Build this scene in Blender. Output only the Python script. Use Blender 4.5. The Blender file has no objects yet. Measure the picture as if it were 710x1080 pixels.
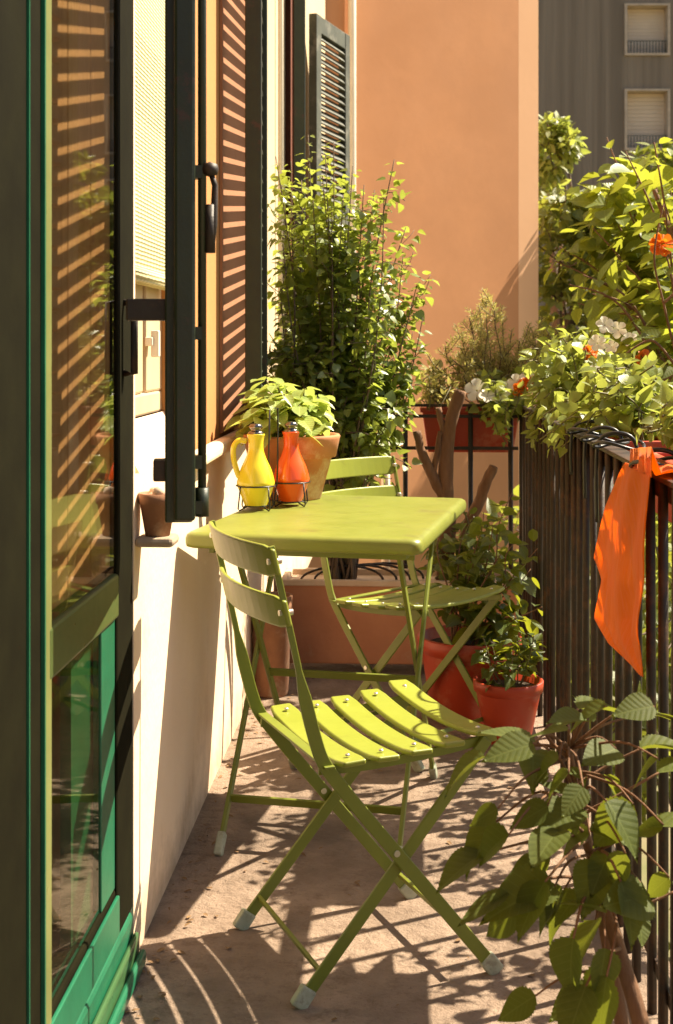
import bpy, math, random
import numpy as np
from mathutils import Vector, Matrix

random.seed(7)
rng = np.random.default_rng(7)
C = bpy.context.scene.collection
PI = math.pi
R = math.radians

# ------------------------------------------------------------------ frame of reference
F, HOR, CX, EYE, YAW = 1400.0, 365.0, 355.0, 1.18, 0.0518
CA, SA = math.cos(YAW), math.sin(YAW)

def W(xc, z, h=0.0):
    return Vector((xc * CA - z * SA, xc * SA + z * CA, h))

def P(px, py, z):
    return W((px - CX) / F * z, z, EYE - (py - HOR) / F * z)

SUN = Vector((0.70, 0.397, 1.0)).normalized()
WALL = -0.52          # outer face of the house wall
RAIL = 0.445          # railing

# ------------------------------------------------------------------ materials
def nt(name):
    m = bpy.data.materials.new(name)
    m.use_nodes = True
    return m, m.node_tree.nodes, m.node_tree.links

def ramp(N, L, src, a, b, p0=0.35, p1=0.65):
    r = N.new('ShaderNodeValToRGB')
    r.color_ramp.elements[0].position = p0
    r.color_ramp.elements[1].position = p1
    r.color_ramp.elements[0].color = (*a, 1)
    r.color_ramp.elements[1].color = (*b, 1)
    L.new(src, r.inputs[0])
    return r.outputs[0]

def noise(N, L, vec, scale, detail=5, rough=0.6):
    n = N.new('ShaderNodeTexNoise')
    n.inputs['Scale'].default_value = scale
    n.inputs['Detail'].default_value = detail
    n.inputs['Roughness'].default_value = rough
    L.new(vec, n.inputs['Vector'])
    return n.outputs['Fac']

def mixc(N, L, fac, a, b, mode='MIX'):
    x = N.new('ShaderNodeMix'); x.data_type = 'RGBA'; x.blend_type = mode
    for sock, v in ((x.inputs[0], fac), (x.inputs[6], a), (x.inputs[7], b)):
        if hasattr(v, 'links') or isinstance(v, bpy.types.NodeSocket):
            L.new(v, sock)
        elif isinstance(v, tuple):
            sock.default_value = (*v, 1)
        else:
            sock.default_value = v
    return x.outputs[2]

def surf(name, a, b=None, rough=0.6, scale=6.0, bump=0.0, bscale=60.0, stain=None, sscale=2.0, s0=.52, s1=.72,
         metal=0.0, spec=0.5, stretch=(1, 1, 1), coat=0.0, bdist=0.004):
    m, N, L = nt(name)
    p = N['Principled BSDF']
    tc = N.new('ShaderNodeTexCoord')
    mp = N.new('ShaderNodeMapping'); mp.inputs['Scale'].default_value = stretch
    L.new(tc.outputs['Object'], mp.inputs['Vector'])
    v = mp.outputs['Vector']
    b = b or tuple(c * 0.8 for c in a)
    col = ramp(N, L, noise(N, L, v, scale), a, b)
    if stain:
        f = N.new('ShaderNodeMapRange')
        f.inputs[1].default_value = s0; f.inputs[2].default_value = s1
        L.new(noise(N, L, v, sscale, 8, .7), f.inputs[0])
        col = mixc(N, L, f.outputs[0], col, stain)
    L.new(col, p.inputs['Base Color'])
    p.inputs['Roughness'].default_value = rough
    p.inputs['Metallic'].default_value = metal
    p.inputs['Specular IOR Level'].default_value = spec
    p.inputs['Coat Weight'].default_value = coat
    rr = N.new('ShaderNodeMapRange')
    rr.inputs[3].default_value = max(0.05, rough - .1); rr.inputs[4].default_value = min(1, rough + .12)
    L.new(noise(N, L, v, scale * 2.3), rr.inputs[0]); L.new(rr.outputs[0], p.inputs['Roughness'])
    if bump:
        bp = N.new('ShaderNodeBump'); bp.inputs['Strength'].default_value = bump
        bp.inputs['Distance'].default_value = bdist
        L.new(noise(N, L, v, bscale, 8, .65), bp.inputs['Height'])
        L.new(bp.outputs[0], p.inputs['Normal'])
    return m

def leafmat(name, a, b, trans, tw=0.45, rough=0.42, spec=0.5, veins=.5):
    m, N, L = nt(name)
    p = N['Principled BSDF']; out = N['Material Output']
    g = N.new('ShaderNodeNewGeometry')
    tc = N.new('ShaderNodeTexCoord')
    col = ramp(N, L, g.outputs['Random Per Island'], a, b, 0.0, 1.0)
    n2 = noise(N, L, tc.outputs['Object'], 90, 3)
    col = mixc(N, L, n2, col, tuple(c * .75 for c in a))
    uv = N.new('ShaderNodeUVMap'); sx = N.new('ShaderNodeSeparateXYZ'); L.new(uv.outputs[0], sx.inputs[0])
    def mth(op, x, y=None):
        q = N.new('ShaderNodeMath'); q.operation = op
        for i_, v_ in enumerate((x, y)):
            if v_ is None: continue
            if isinstance(v_, (int, float)): q.inputs[i_].default_value = v_
            else: L.new(v_, q.inputs[i_])
        return q.outputs[0]
    ay = mth('ABSOLUTE', mth('SUBTRACT', sx.outputs[1], .5))
    rib = mth('LESS_THAN', ay, .013)
    fr = mth('ABSOLUTE', mth('SUBTRACT', mth('FRACT', mth('MULTIPLY', mth('SUBTRACT', sx.outputs[0], mth('MULTIPLY', ay, .75)), 7.5)), .5))
    vein = mth('SMOOTH_MIN', mth('MULTIPLY', fr, 2.0), mth('MULTIPLY', ay, 12.0)); vein.node.inputs[2].default_value = .25
    line = mth('MAXIMUM', rib, mth('LESS_THAN', fr, .035))
    col = mixc(N, L, mth('MULTIPLY', line, veins), col, tuple(min(1, c * 1.7 + .03) for c in b))
    bmp = N.new('ShaderNodeBump'); bmp.inputs['Strength'].default_value = .5 * veins; bmp.inputs['Distance'].default_value = .004
    L.new(vein, bmp.inputs['Height']); L.new(bmp.outputs[0], p.inputs['Normal'])
    L.new(col, p.inputs['Base Color'])
    p.inputs['Roughness'].default_value = rough
    p.inputs['Specular IOR Level'].default_value = spec
    t = N.new('ShaderNodeBsdfTranslucent')
    tcol = ramp(N, L, g.outputs['Random Per Island'], trans, tuple(c * .7 for c in trans), 0.0, 1.0)
    L.new(tcol, t.inputs['Color'])
    mx = N.new('ShaderNodeMixShader'); mx.inputs[0].default_value = tw
    L.new(p.outputs[0], mx.inputs[1]); L.new(t.outputs[0], mx.inputs[2])
    L.new(mx.outputs[0], out.inputs['Surface'])
    return m

def glassmat(name, tint):
    m, N, L = nt(name)
    out = N['Material Output']
    N.remove(N['Principled BSDF'])
    lw = N.new('ShaderNodeLayerWeight'); lw.inputs['Blend'].default_value = .5
    pw = N.new('ShaderNodeMath'); pw.operation = 'POWER'; pw.inputs[1].default_value = 5.0
    L.new(lw.outputs['Facing'], pw.inputs[0])
    f = N.new('ShaderNodeMapRange'); f.inputs[3].default_value = .05; f.inputs[4].default_value = .8
    L.new(pw.outputs[0], f.inputs[0])
    t = N.new('ShaderNodeBsdfTransparent'); t.inputs['Color'].default_value = (*tint, 1)
    g = N.new('ShaderNodeBsdfGlossy'); g.inputs['Roughness'].default_value = 0.015
    tc = N.new('ShaderNodeTexCoord')
    bp = N.new('ShaderNodeBump'); bp.inputs['Strength'].default_value = .04; bp.inputs['Distance'].default_value = .01
    L.new(noise(N, L, tc.outputs['Object'], 3.0, 2), bp.inputs['Height'])
    L.new(bp.outputs[0], g.inputs['Normal'])
    mx = N.new('ShaderNodeMixShader')
    L.new(f.outputs[0], mx.inputs[0]); L.new(t.outputs[0], mx.inputs[1]); L.new(g.outputs[0], mx.inputs[2])
    L.new(mx.outputs[0], out.inputs['Surface'])
    return m

M = {}
M['lime'] = surf('lime paint', (.20, .22, .038), (.175, .195, .031), .36, 9, .05, 160, stain=(.13, .12, .035), sscale=11, s0=.56, s1=.78)
M['lime_seat'] = surf('worn lime paint', (.25, .28, .038), (.225, .255, .032), .36, 9, .06, 160, stain=(.20, .19, .04), sscale=18, s0=.6, s1=.78)
M['lime_leg'] = surf('lime paint on bars', (.175, .205, .024), (.15, .177, .02), .42, 12, .06, 120, stain=(.13, .13, .03), sscale=25, s0=.6, s1=.8)
M['rivet'] = surf('steel rivet', (.6, .58, .5), rough=.35, metal=.9)
M['cap'] = surf('rubber foot cap', (.42, .44, .33), (.33, .35, .25), .6, 40, .1, 90, stain=(.2, .17, .12), sscale=50)
M['dado'] = surf('white plaster', (.80, .62, .45), (.76, .57, .40), .9, 3, .45, 35, stain=(.52, .33, .19), sscale=3.5, s0=.56, s1=.85)
def grime(m):
    N, L = m.node_tree.nodes, m.node_tree.links
    p = N['Principled BSDF']; src = p.inputs['Base Color'].links[0].from_socket
    tc = N.new('ShaderNodeTexCoord'); sx = N.new('ShaderNodeSeparateXYZ'); L.new(tc.outputs['Object'], sx.inputs[0])
    a = N.new('ShaderNodeMath'); a.operation = 'MULTIPLY_ADD'; a.inputs[1].default_value = -2.2
    L.new(sx.outputs[2], a.inputs[0]); L.new(noise(N, L, tc.outputs['Object'], 9, 8, .7), a.inputs[2])
    r = N.new('ShaderNodeMapRange'); r.inputs[1].default_value = .22; r.inputs[2].default_value = .62; r.inputs[4].default_value = .75
    L.new(a.outputs[0], r.inputs[0])
    L.new(mixc(N, L, r.outputs[0], src, (.36, .24, .15)), p.inputs['Base Color'])
grime(M['dado'])
M['orange'] = surf('orange plaster', (.50, .215, .062), (.45, .19, .055), .9, 2, .3, 40, stain=(.40, .18, .06), sscale=1.5, s0=.55, s1=.85)
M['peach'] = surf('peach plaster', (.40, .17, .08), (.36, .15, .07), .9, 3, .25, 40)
M['cream'] = surf('cream plaster', (.62, .47, .29), (.56, .42, .26), .9, 2, .25, 40)
M['wing'] = surf('apricot plaster', (.60, .275, .125), (.54, .245, .11), .9, 1.6, .16, 9, stain=(.50, .225, .10), sscale=1.3, s0=.46, s1=.8, bdist=.006)
M['wing_band'] = surf('pale apricot band', (.80, .46, .26), (.76, .43, .24), .9, .9, .2, 14)
M['dkgreen'] = surf('dark green paint', (.017, .026, .008), (.012, .018, .006), .42, 14, .25, 60, stain=(.045, .02, .01), sscale=18, s0=.58, s1=.66)
M['doorshade'] = surf('shade darkened door paint', (.010, .009, .003), (.007, .006, .002), .92, 10, .1, 60, spec=.06)  # frame colour blackened to stand in for shade that nothing casts
M['doorgreen'] = surf('bottle green paint', (.010, .13, .062), (.008, .10, .048), .35, 8, .1, 60)
M['brown'] = surf('chestnut paint', (.17, .045, .014), (.13, .034, .012), .5, 8, .15, 50)
M['greyshut'] = surf('weathered green shutter', (.075, .08, .055), (.05, .055, .038), .6, 10, .2, 50, stain=(.2, .19, .15), sscale=12)
M['iron'] = surf('dark iron', (.030, .020, .013), (.022, .014, .009), .5, 20, .3, 90, stain=(.085, .035, .014), sscale=14, s0=.5, s1=.7, spec=.4)
M['black_wire'] = surf('black wire', (.012, .012, .012), rough=.35, scale=20)
M['terracotta'] = surf('terracotta', (.52, .21, .085), (.44, .17, .07), .85, 12, .2, 70, stain=(.66, .50, .34), sscale=9, s0=.5, s1=.7)  # pale stain, also lightening the shaded pot in place of sunlit patches
M['trough'] = surf('terracotta trough', (.55, .24, .12), (.46, .185, .09), .85, 6, .25, 60, stain=(.55, .36, .22), sscale=6, s0=.58, s1=.8)
M['rim'] = surf('limed rim', (.66, .50, .36), (.6, .42, .28), .9, 12, .2, 60)
M['redpot'] = surf('red plastic pot', (.42, .045, .014), (.36, .036, .011), .42, 6, .05, 60, stain=(.50, .20, .11), sscale=9, s0=.52, s1=.8)
M['oldpot'] = surf('aged clay', (.30, .14, .07), (.22, .10, .05), .9, 14, .3, 60, stain=(.4, .3, .2), sscale=10)
M['soil'] = surf('soil', (.05, .032, .02), (.09, .06, .035), .95, 60, .9, 90, bdist=.02)
M['bark'] = surf('bark', (.22, .11, .055), (.14, .065, .03), .85, 30, .7, 50, stretch=(1, 1, .25), bdist=.008)
M['bark_grey'] = surf('grey bark', (.17, .12, .085), (.10, .07, .045), .85, 30, .7, 50, stretch=(1, 1, .3))
M['stem'] = surf('green stem', (.14, .13, .035), (.10, .08, .025), .6, 30)
M['yellow'] = surf('yellow glaze', (.72, .60, .035), (.68, .55, .03), .22, 6, 0, coat=.3)
M['redglaze'] = surf('orange red glaze', (.80, .10, .012), (.74, .085, .01), .22, 6, 0, coat=.3)
M['steel'] = surf('dark steel', (.25, .22, .2), rough=.18, metal=1, scale=20)
M['cloth'] = None
M['stone'] = surf('old stone', (.42, .31, .21), (.33, .24, .16), .9, 8, .5, 40, bdist=.01)
M['pipe'] = surf('white pipe', (.78, .70, .58), (.7, .62, .5), .5, 4)
M['innerwood'] = surf('brown inner shutter wood', (.50, .255, .145), (.43, .21, .115), .6, 9, .1, 40, stretch=(1, 6, .6))
M['olive'] = surf('olive painted reflection', (.20, .21, .07), rough=.3)  # colour of a reflection, painted along the stile edge
M['olivegreen'] = surf('olive green paint', (.075, .10, .03), (.06, .085, .025), .3, 6)
M['midgreen'] = surf('faded green paint', (.05, .12, .045), (.04, .10, .035), .3, 6)
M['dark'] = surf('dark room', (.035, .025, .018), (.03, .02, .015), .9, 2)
M['concrete'] = surf('ribbed grey cladding', (.27, .215, .16), (.19, .15, .11), .9, 3.2, .9, 6.5, stretch=(1.4, 1.4, .035), bdist=.05)
M['winframe'] = surf('stone window surround', (.55, .44, .33), rough=.8)
M['rollershut'] = surf('cream roller shutter', (.72, .60, .47), (.68, .56, .43), .7, 3)
M['ground'] = surf('garden ground', (.20, .15, .09), (.10, .11, .035), .95, .8, .5, 8)
M['glass'] = glassmat('door glass', (.90, .90, .80))
M['winglass'] = glassmat('window glass', (.8, .8, .75))

# leaves
M['ivy'] = leafmat('jasmine leaf', (.13, .185, .03), (.24, .30, .07), (.50, .58, .08), .42, .34, .7, .25)
M['basil'] = leafmat('basil leaf', (.34, .45, .12), (.44, .54, .18), (.68, .76, .15), .40, .34, .6, .5)
M['dull'] = leafmat('rail shrub leaf', (.065, .09, .017), (.12, .145, .03), (.30, .33, .03), .40, .62, .25, .3)
M['lush'] = leafmat('petunia leaf', (.16, .22, .04), (.30, .33, .08), (.52, .58, .10), .46, .42, .55, .25)
M['limeleaf'] = leafmat('broad bright leaf', (.13, .19, .025), (.23, .27, .055), (.50, .53, .05), .46, .45)
M['hedge'] = leafmat('hedge leaf', (.09, .13, .028), (.19, .23, .06), (.45, .48, .06), .42, .45)
M['rosemary'] = leafmat('rosemary needle', (.28, .27, .10), (.42, .38, .16), (.65, .58, .16), .4, .55)
M['deep'] = leafmat('dark herb leaf', (.05, .085, .016), (.11, .15, .03), (.42, .44, .03), .38, .4)
M['petal_white'] = leafmat('white petal', (.85, .82, .68), (.9, .88, .75), (.9, .85, .6), .3, .6, .5, 0)
M['petal_orange'] = leafmat('orange petal', (.85, .22, .02), (.75, .14, .01), (.9, .3, .02), .35, .6, .5, 0)
M['dry'] = leafmat('dry leaf', (.20, .11, .05), (.32, .19, .08), (.3, .17, .06), .2, .8)

def cloth_mat():
    m, N, L = nt('orange linen')
    p = N['Principled BSDF']; out = N['Material Output']
    tc = N.new('ShaderNodeTexCoord')
    col = ramp(N, L, noise(N, L, tc.outputs['Object'], 8), (.85, .24, .012), (.78, .18, .008))
    L.new(col, p.inputs['Base Color']); p.inputs['Roughness'].default_value = .85
    p.inputs['Sheen Weight'].default_value = .2
    bp = N.new('ShaderNodeBump'); bp.inputs['Strength'].default_value = .8; bp.inputs['Distance'].default_value = .01
    mp = N.new('ShaderNodeMapping'); mp.inputs['Scale'].default_value = (1, 1, .28); mp.inputs['Rotation'].default_value = (.25, 0, 0)
    L.new(tc.outputs['Object'], mp.inputs['Vector'])
    hs = N.new('ShaderNodeMath'); hs.operation = 'MULTIPLY_ADD'; hs.inputs[1].default_value = .06
    L.new(noise(N, L, tc.outputs['Object'], 420, 2), hs.inputs[0]); L.new(noise(N, L, mp.outputs[0], 26, 3), hs.inputs[2]); L.new(hs.outputs[0], bp.inputs['Height']); L.new(bp.outputs[0], p.inputs['Normal'])
    t = N.new('ShaderNodeBsdfTranslucent'); t.inputs['Color'].default_value = (.98, .36, .015, 1)
    mx = N.new('ShaderNodeMixShader'); mx.inputs[0].default_value = .5
    L.new(p.outputs[0], mx.inputs[1]); L.new(t.outputs[0], mx.inputs[2]); L.new(mx.outputs[0], out.inputs['Surface'])
    return m
M['cloth'] = cloth_mat()

def blind_mat():
    m, N, L = nt('woven straw')
    p = N['Principled BSDF']; out = N['Material Output']
    tc = N.new('ShaderNodeTexCoord')
    wv = N.new('ShaderNodeTexWave'); wv.bands_direction = 'Z'; wv.inputs['Scale'].default_value = 36
    wv.inputs['Distortion'].default_value = 1.2; wv.inputs['Detail'].default_value = 2
    L.new(tc.outputs['Object'], wv.inputs['Vector'])
    col = ramp(N, L, wv.outputs['Fac'], (.46, .38, .18), (.66, .58, .36), .2, .8)
    wy = N.new('ShaderNodeTexWave'); wy.bands_direction = 'Y'; wy.inputs['Scale'].default_value = 9
    L.new(tc.outputs['Object'], wy.inputs['Vector'])
    col = mixc(N, L, mixc(N, L, wy.outputs['Fac'], (0, 0, 0), (.35, .35, .35)), col, (.30, .33, .10))
    L.new(col, p.inputs['Base Color']); p.inputs['Roughness'].default_value = .8
    bp = N.new('ShaderNodeBump'); bp.inputs['Strength'].default_value = .6; bp.inputs['Distance'].default_value = .003
    L.new(wv.outputs['Fac'], bp.inputs['Height']); L.new(bp.outputs[0], p.inputs['Normal'])
    return m
M['blind'] = blind_mat()

def floor_mat():
    m, N, L = nt('worn stone floor')
    p = N['Principled BSDF']
    tc = N.new('ShaderNodeTexCoord'); v = tc.outputs['Object']
    col = ramp(N, L, noise(N, L, v, 4.5, 8, .65), (.40, .285, .208), (.215, .148, .102), .34, .66)
    sp = N.new('ShaderNodeMapRange'); sp.inputs[1].default_value = .50; sp.inputs[2].default_value = .68
    L.new(noise(N, L, v, 22, 8, .75), sp.inputs[0])
    col = mixc(N, L, sp.outputs[0], col, (.20, .13, .085))
    bl = N.new('ShaderNodeMapRange'); bl.inputs[1].default_value = .52; bl.inputs[2].default_value = .66
    L.new(noise(N, L, v, 2.1, 6, .6), bl.inputs[0])
    col = mixc(N, L, bl.outputs[0], col, (.165, .115, .08))
    f2 = N.new('ShaderNodeMapRange'); f2.inputs[1].default_value = .62; f2.inputs[2].default_value = .7
    L.new(noise(N, L, v, 75, 5, .7), f2.inputs[0])
    col = mixc(N, L, f2.outputs[0], col, (.16, .10, .06))
    L.new(col, p.inputs['Base Color']); p.inputs['Roughness'].default_value = .85
    b1 = N.new('ShaderNodeBump'); b1.inputs['Strength'].default_value = .9; b1.inputs['Distance'].default_value = .026
    L.new(noise(N, L, v, 28, 9, .7), b1.inputs['Height'])
    L.new(b1.outputs[0], p.inputs['Normal'])
    return m
M['floor'] = floor_mat()

# ------------------------------------------------------------------ mesh builder
class MB:
    def __init__(s):
        s.v, s.f, s.sm = [], [], []
    def add(s, verts, faces, smooth=False):
        o = len(s.v)
        s.v += [tuple(x) for x in verts]
        s.f += [tuple(i + o for i in f) for f in faces]
        s.sm += [smooth] * len(faces)
        return s
    def box(s, a, b):
        x0, y0, z0 = a; x1, y1, z1 = b
        return s.add([(x0, y0, z0), (x1, y0, z0), (x1, y1, z0), (x0, y1, z0), (x0, y0, z1), (x1, y0, z1), (x1, y1, z1), (x0, y1, z1)],
                     [(0, 3, 2, 1), (4, 5, 6, 7), (0, 1, 5, 4), (1, 2, 6, 5), (2, 3, 7, 6), (3, 0, 4, 7)])
    def obox(s, c, ax, ay, az, hx, hy, hz):
        c = Vector(c)
        vs = []
        for k in (-1, 1):
            for i, j in ((-1, -1), (1, -1), (1, 1), (-1, 1)):
                vs.append(c + ax * hx * i + ay * hy * j + az * hz * k)
        return s.add(vs, [(0, 3, 2, 1), (4, 5, 6, 7), (0, 1, 5, 4), (1, 2, 6, 5), (2, 3, 7, 6), (3, 0, 4, 7)])
    def ribbon(s, pts, nrm, widths, thick):
        """flat bar along pts; nrm = its thickness direction; widths per point."""
        n = Vector(nrm).normalized(); rings = []
        pts = [Vector(p) for p in pts]
        for i, p in enumerate(pts):
            t = (pts[min(i + 1, len(pts) - 1)] - pts[max(i - 1, 0)]).normalized()
            w = t.cross(n).normalized()
            hw = (widths[i] if isinstance(widths, (list, tuple)) else widths) / 2
            rings.append([p + w * hw + n * thick / 2, p - w * hw + n * thick / 2, p - w * hw - n * thick / 2, p + w * hw - n * thick / 2])
        vs = [q for r in rings for q in r]; fs = []
        for i in range(len(rings) - 1):
            for k in range(4):
                a, b = i * 4 + k, i * 4 + (k + 1) % 4
                fs.append((a, b, b + 4, a + 4))
        e = (len(rings) - 1) * 4
        fs += [(3, 2, 1, 0), (e, e + 1, e + 2, e + 3)]
        return s.add(vs, fs)
    def tube(s, pts, r, n=8, cap=True):
        pts = [Vector(p) for p in pts]
        rs = r if isinstance(r, (list, tuple)) else [r] * len(pts)
        up = None; vs = []; fs = []
        for i, p in enumerate(pts):
            t = (pts[min(i + 1, len(pts) - 1)] - pts[max(i - 1, 0)])
            t = t.normalized() if t.length > 1e-9 else Vector((0, 0, 1))
            if up is None:
                up = Vector((0, 0, 1)) if abs(t.z) < .9 else Vector((1, 0, 0))
            a = (up - t * up.dot(t))
            a = a.normalized() if a.length > 1e-6 else t.orthogonal().normalized()
            b = t.cross(a); up = a
            for k in range(n):
                q = 2 * PI * k / n
                vs.append(p + (a * math.cos(q) + b * math.sin(q)) * rs[i])
        for i in range(len(pts) - 1):
            for k in range(n):
                a, b = i * n + k, i * n + (k + 1) % n
                fs.append((a, b, b + n, a + n))
        s.add(vs, fs, True)
        if cap:
            o = len(s.v) - len(vs); e = o + (len(pts) - 1) * n
            s.f += [tuple(o + k for k in reversed(range(n))), tuple(e + k for k in range(n))]; s.sm += [False, False]
        return s
    def lathe(s, prof, n=40, c=(0, 0, 0), wob=0.0):
        vs, fs = [], []
        for i, (r, z) in enumerate(prof):
            for k in range(n):
                q = 2 * PI * k / n
                rr = r * (1 + wob * math.sin(3 * q + z * 9))
                vs.append((c[0] + rr * math.cos(q), c[1] + rr * math.sin(q), c[2] + z))
        for i in range(len(prof) - 1):
            for k in range(n):
                a, b = i * n + k, i * n + (k + 1) % n
                fs.append((a, b, b + n, a + n))
        return s.add(vs, fs, True)
    def disc(s, c, r, n=32, jag=0.0):
        vs = [(c[0], c[1], c[2] + jag)]
        for k in range(n):
            q = 2 * PI * k / n
            vs.append((c[0] + r * math.cos(q), c[1] + r * math.sin(q), c[2]))
        return s.add(vs, [(0, 1 + k, 1 + (k + 1) % n) for k in range(n)], True)
    def build(s, name, mat, parent=None, world=True, bevel=0.0, seg=2, off=None):
        me = bpy.data.meshes.new(name)
        v = s.v
        if parent is not None and world:
            o = root_loc(parent)
            v = [(a - o.x, b - o.y, c - o.z) for a, b, c in v]
        me.from_pydata(v, [], s.f)
        me.polygons.foreach_set('use_smooth', s.sm)
        me.materials.append(mat); me.update()
        ob = bpy.data.objects.new(name, me); C.objects.link(ob)
        if parent is not None: ob.parent = parent
        if bevel:
            b = ob.modifiers.new('bevel', 'BEVEL'); b.width = bevel; b.segments = seg; b.limit_method = 'ANGLE'; b.angle_limit = R(40)
        return ob

def root_loc(o):
    t = Vector((0, 0, 0))
    while o is not None:
        t = t + o.location; o = o.parent
    return t

def thing(name, label, cat, loc=(0, 0, 0), group=None, rz=0.0):
    o = bpy.data.objects.new(name, None); C.objects.link(o)
    o.location = loc; o.rotation_euler = (0, 0, rz); o.empty_display_size = .1
    o['label'] = label; o['category'] = cat
    if group: o['group'] = group
    return o

def tag(o, label, cat, group=None, kind=None):
    if label: o['label'] = label
    if cat: o['category'] = cat
    if group: o['group'] = group
    if kind: o['kind'] = kind
    return o

def copy_tree(o, parent=None):
    c = o.copy(); C.objects.link(c)
    if parent is not None: c.parent = parent
    for ch in list(o.children): copy_tree(ch, c)
    return c

def smooth_pts(pts, n=6):
    pts = [Vector(p) for p in pts]; out = []
    for i in range(len(pts) - 1):
        p0 = pts[max(i - 1, 0)]; p1 = pts[i]; p2 = pts[i + 1]; p3 = pts[min(i + 2, len(pts) - 1)]
        for k in range(n):
            t = k / n
            out.append(.5 * ((2 * p1) + (p2 - p0) * t + (2 * p0 - 5 * p1 + 4 * p2 - p3) * t * t + (3 * p1 - p0 - 3 * p2 + p3) * t ** 3))
    out.append(pts[-1]); return out

# ------------------------------------------------------------------ leaves
def leaf_template(kind):
    """x along the leaf 0..1, y half width, z up; folded along the midrib and drooping."""
    if kind == 'needle':
        return np.array([(0, 0, 0), (.5, .09, .02), (1, 0, -.05), (.5, -.09, .02)]), [(0, 1, 2, 3)]
    if kind == 'oval':
        xs = [0, .25, .6, 1]; ws = [0, .24, .22, 0]
    elif kind == 'broad':
        xs = [0, .08, .25, .5, .75, .92, 1.04]; ws = [0, .20, .34, .36, .25, .09, 0]
    elif kind == 'heart':
        xs = [0, .08, .35, .7, 1]; ws = [.10, .34, .40, .22, 0]
    elif kind == 'petal':
        xs = [0, .35, .75, 1]; ws = [.06, .28, .46, .18]
    elif kind == 'serrate':
        xs = [0]; ws = [0]
        k = 15
        for i in range(1, k + 1):
            t = i / (k + 1.0)
            w = .34 * (math.sin(PI * t ** .62)) ** .85
            xs += [t - .026, t + .014]; ws += [w * 1.03, w * .965]
        xs.append(.95); ws.append(.05); xs.append(1.04); ws.append(0)
    V = []; Fc = []
    n = len(xs)
    for x, w in zip(xs, ws):
        fold = .28 * w
        droop = -.16 * x * x
        V.append((x, 0, droop)); V.append((x, w, droop + fold)); V.append((x, -w, droop + fold))
    for i in range(n - 1):
        a = i * 3; b = a + 3
        Fc += [(a, b, b + 1, a + 1), (a, a + 2, b + 2, b)]
    return np.array(V, float), Fc

TPL = {k: leaf_template(k) for k in ('needle', 'oval', 'broad', 'heart', 'petal', 'serrate')}

def leaves(name, kind, pos, dirs, ups, sizes, mat, parent=None, smooth=True):
    T, Fc = TPL[kind]
    pos = np.asarray(pos, float).reshape(-1, 3); d = np.asarray(dirs, float).reshape(-1, 3); u = np.asarray(ups, float).reshape(-1, 3)
    s = np.asarray(sizes, float).reshape(-1)
    d = d / (np.linalg.norm(d, axis=1, keepdims=True) + 1e-9)
    z = u - d * (u * d).sum(1, keepdims=True)
    z = z / (np.linalg.norm(z, axis=1, keepdims=True) + 1e-9)
    y = np.cross(z, d)
    n = len(pos)
    curl = rng.uniform(.3, 1.8, n)[:, None]
    wid = rng.uniform(.82, 1.15, n)[:, None]
    V = pos[:, None, :] + s[:, None, None] * (T[None, :, 0, None] * d[:, None, :] + (T[None, :, 1] * wid)[:, :, None] * y[:, None, :]
                                               + (T[None, :, 2] * curl)[:, :, None] * z[:, None, :])
    nv = len(T)
    if parent is not None:
        o = root_loc(parent); V = V - np.array((o.x, o.y, o.z))
    V = V.reshape(-1, 3)
    fa = np.array([list(f) if len(f) == 4 else list(f) + [f[-1]] for f in Fc])
    fall = (fa[None] + (np.arange(n) * nv)[:, None, None]).reshape(-1, 4)
    me = bpy.data.meshes.new(name)
    me.vertices.add(len(V)); me.vertices.foreach_set('co', V.ravel())
    me.loops.add(fall.size); me.loops.foreach_set('vertex_index', fall.ravel().astype(np.int32))
    me.polygons.add(len(fall)); me.polygons.foreach_set('loop_start', np.arange(0, fall.size, 4, dtype=np.int32))
    me.polygons.foreach_set('use_smooth', np.full(len(fall), smooth))
    uvl = me.uv_layers.new(name='UVMap')
    uvl.data.foreach_set('uv', (T[fall.ravel() % nv][:, :2] + (0, .5)).astype(np.float32).ravel())
    me.update(calc_edges=True); me.validate()
    me.materials.append(mat)
    ob = bpy.data.objects.new(name, me); C.objects.link(ob)
    if parent is not None: ob.parent = parent
    return ob

def unit(n):
    v = rng.normal(size=(n, 3)); return v / np.linalg.norm(v, axis=1, keepdims=True)

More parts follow.
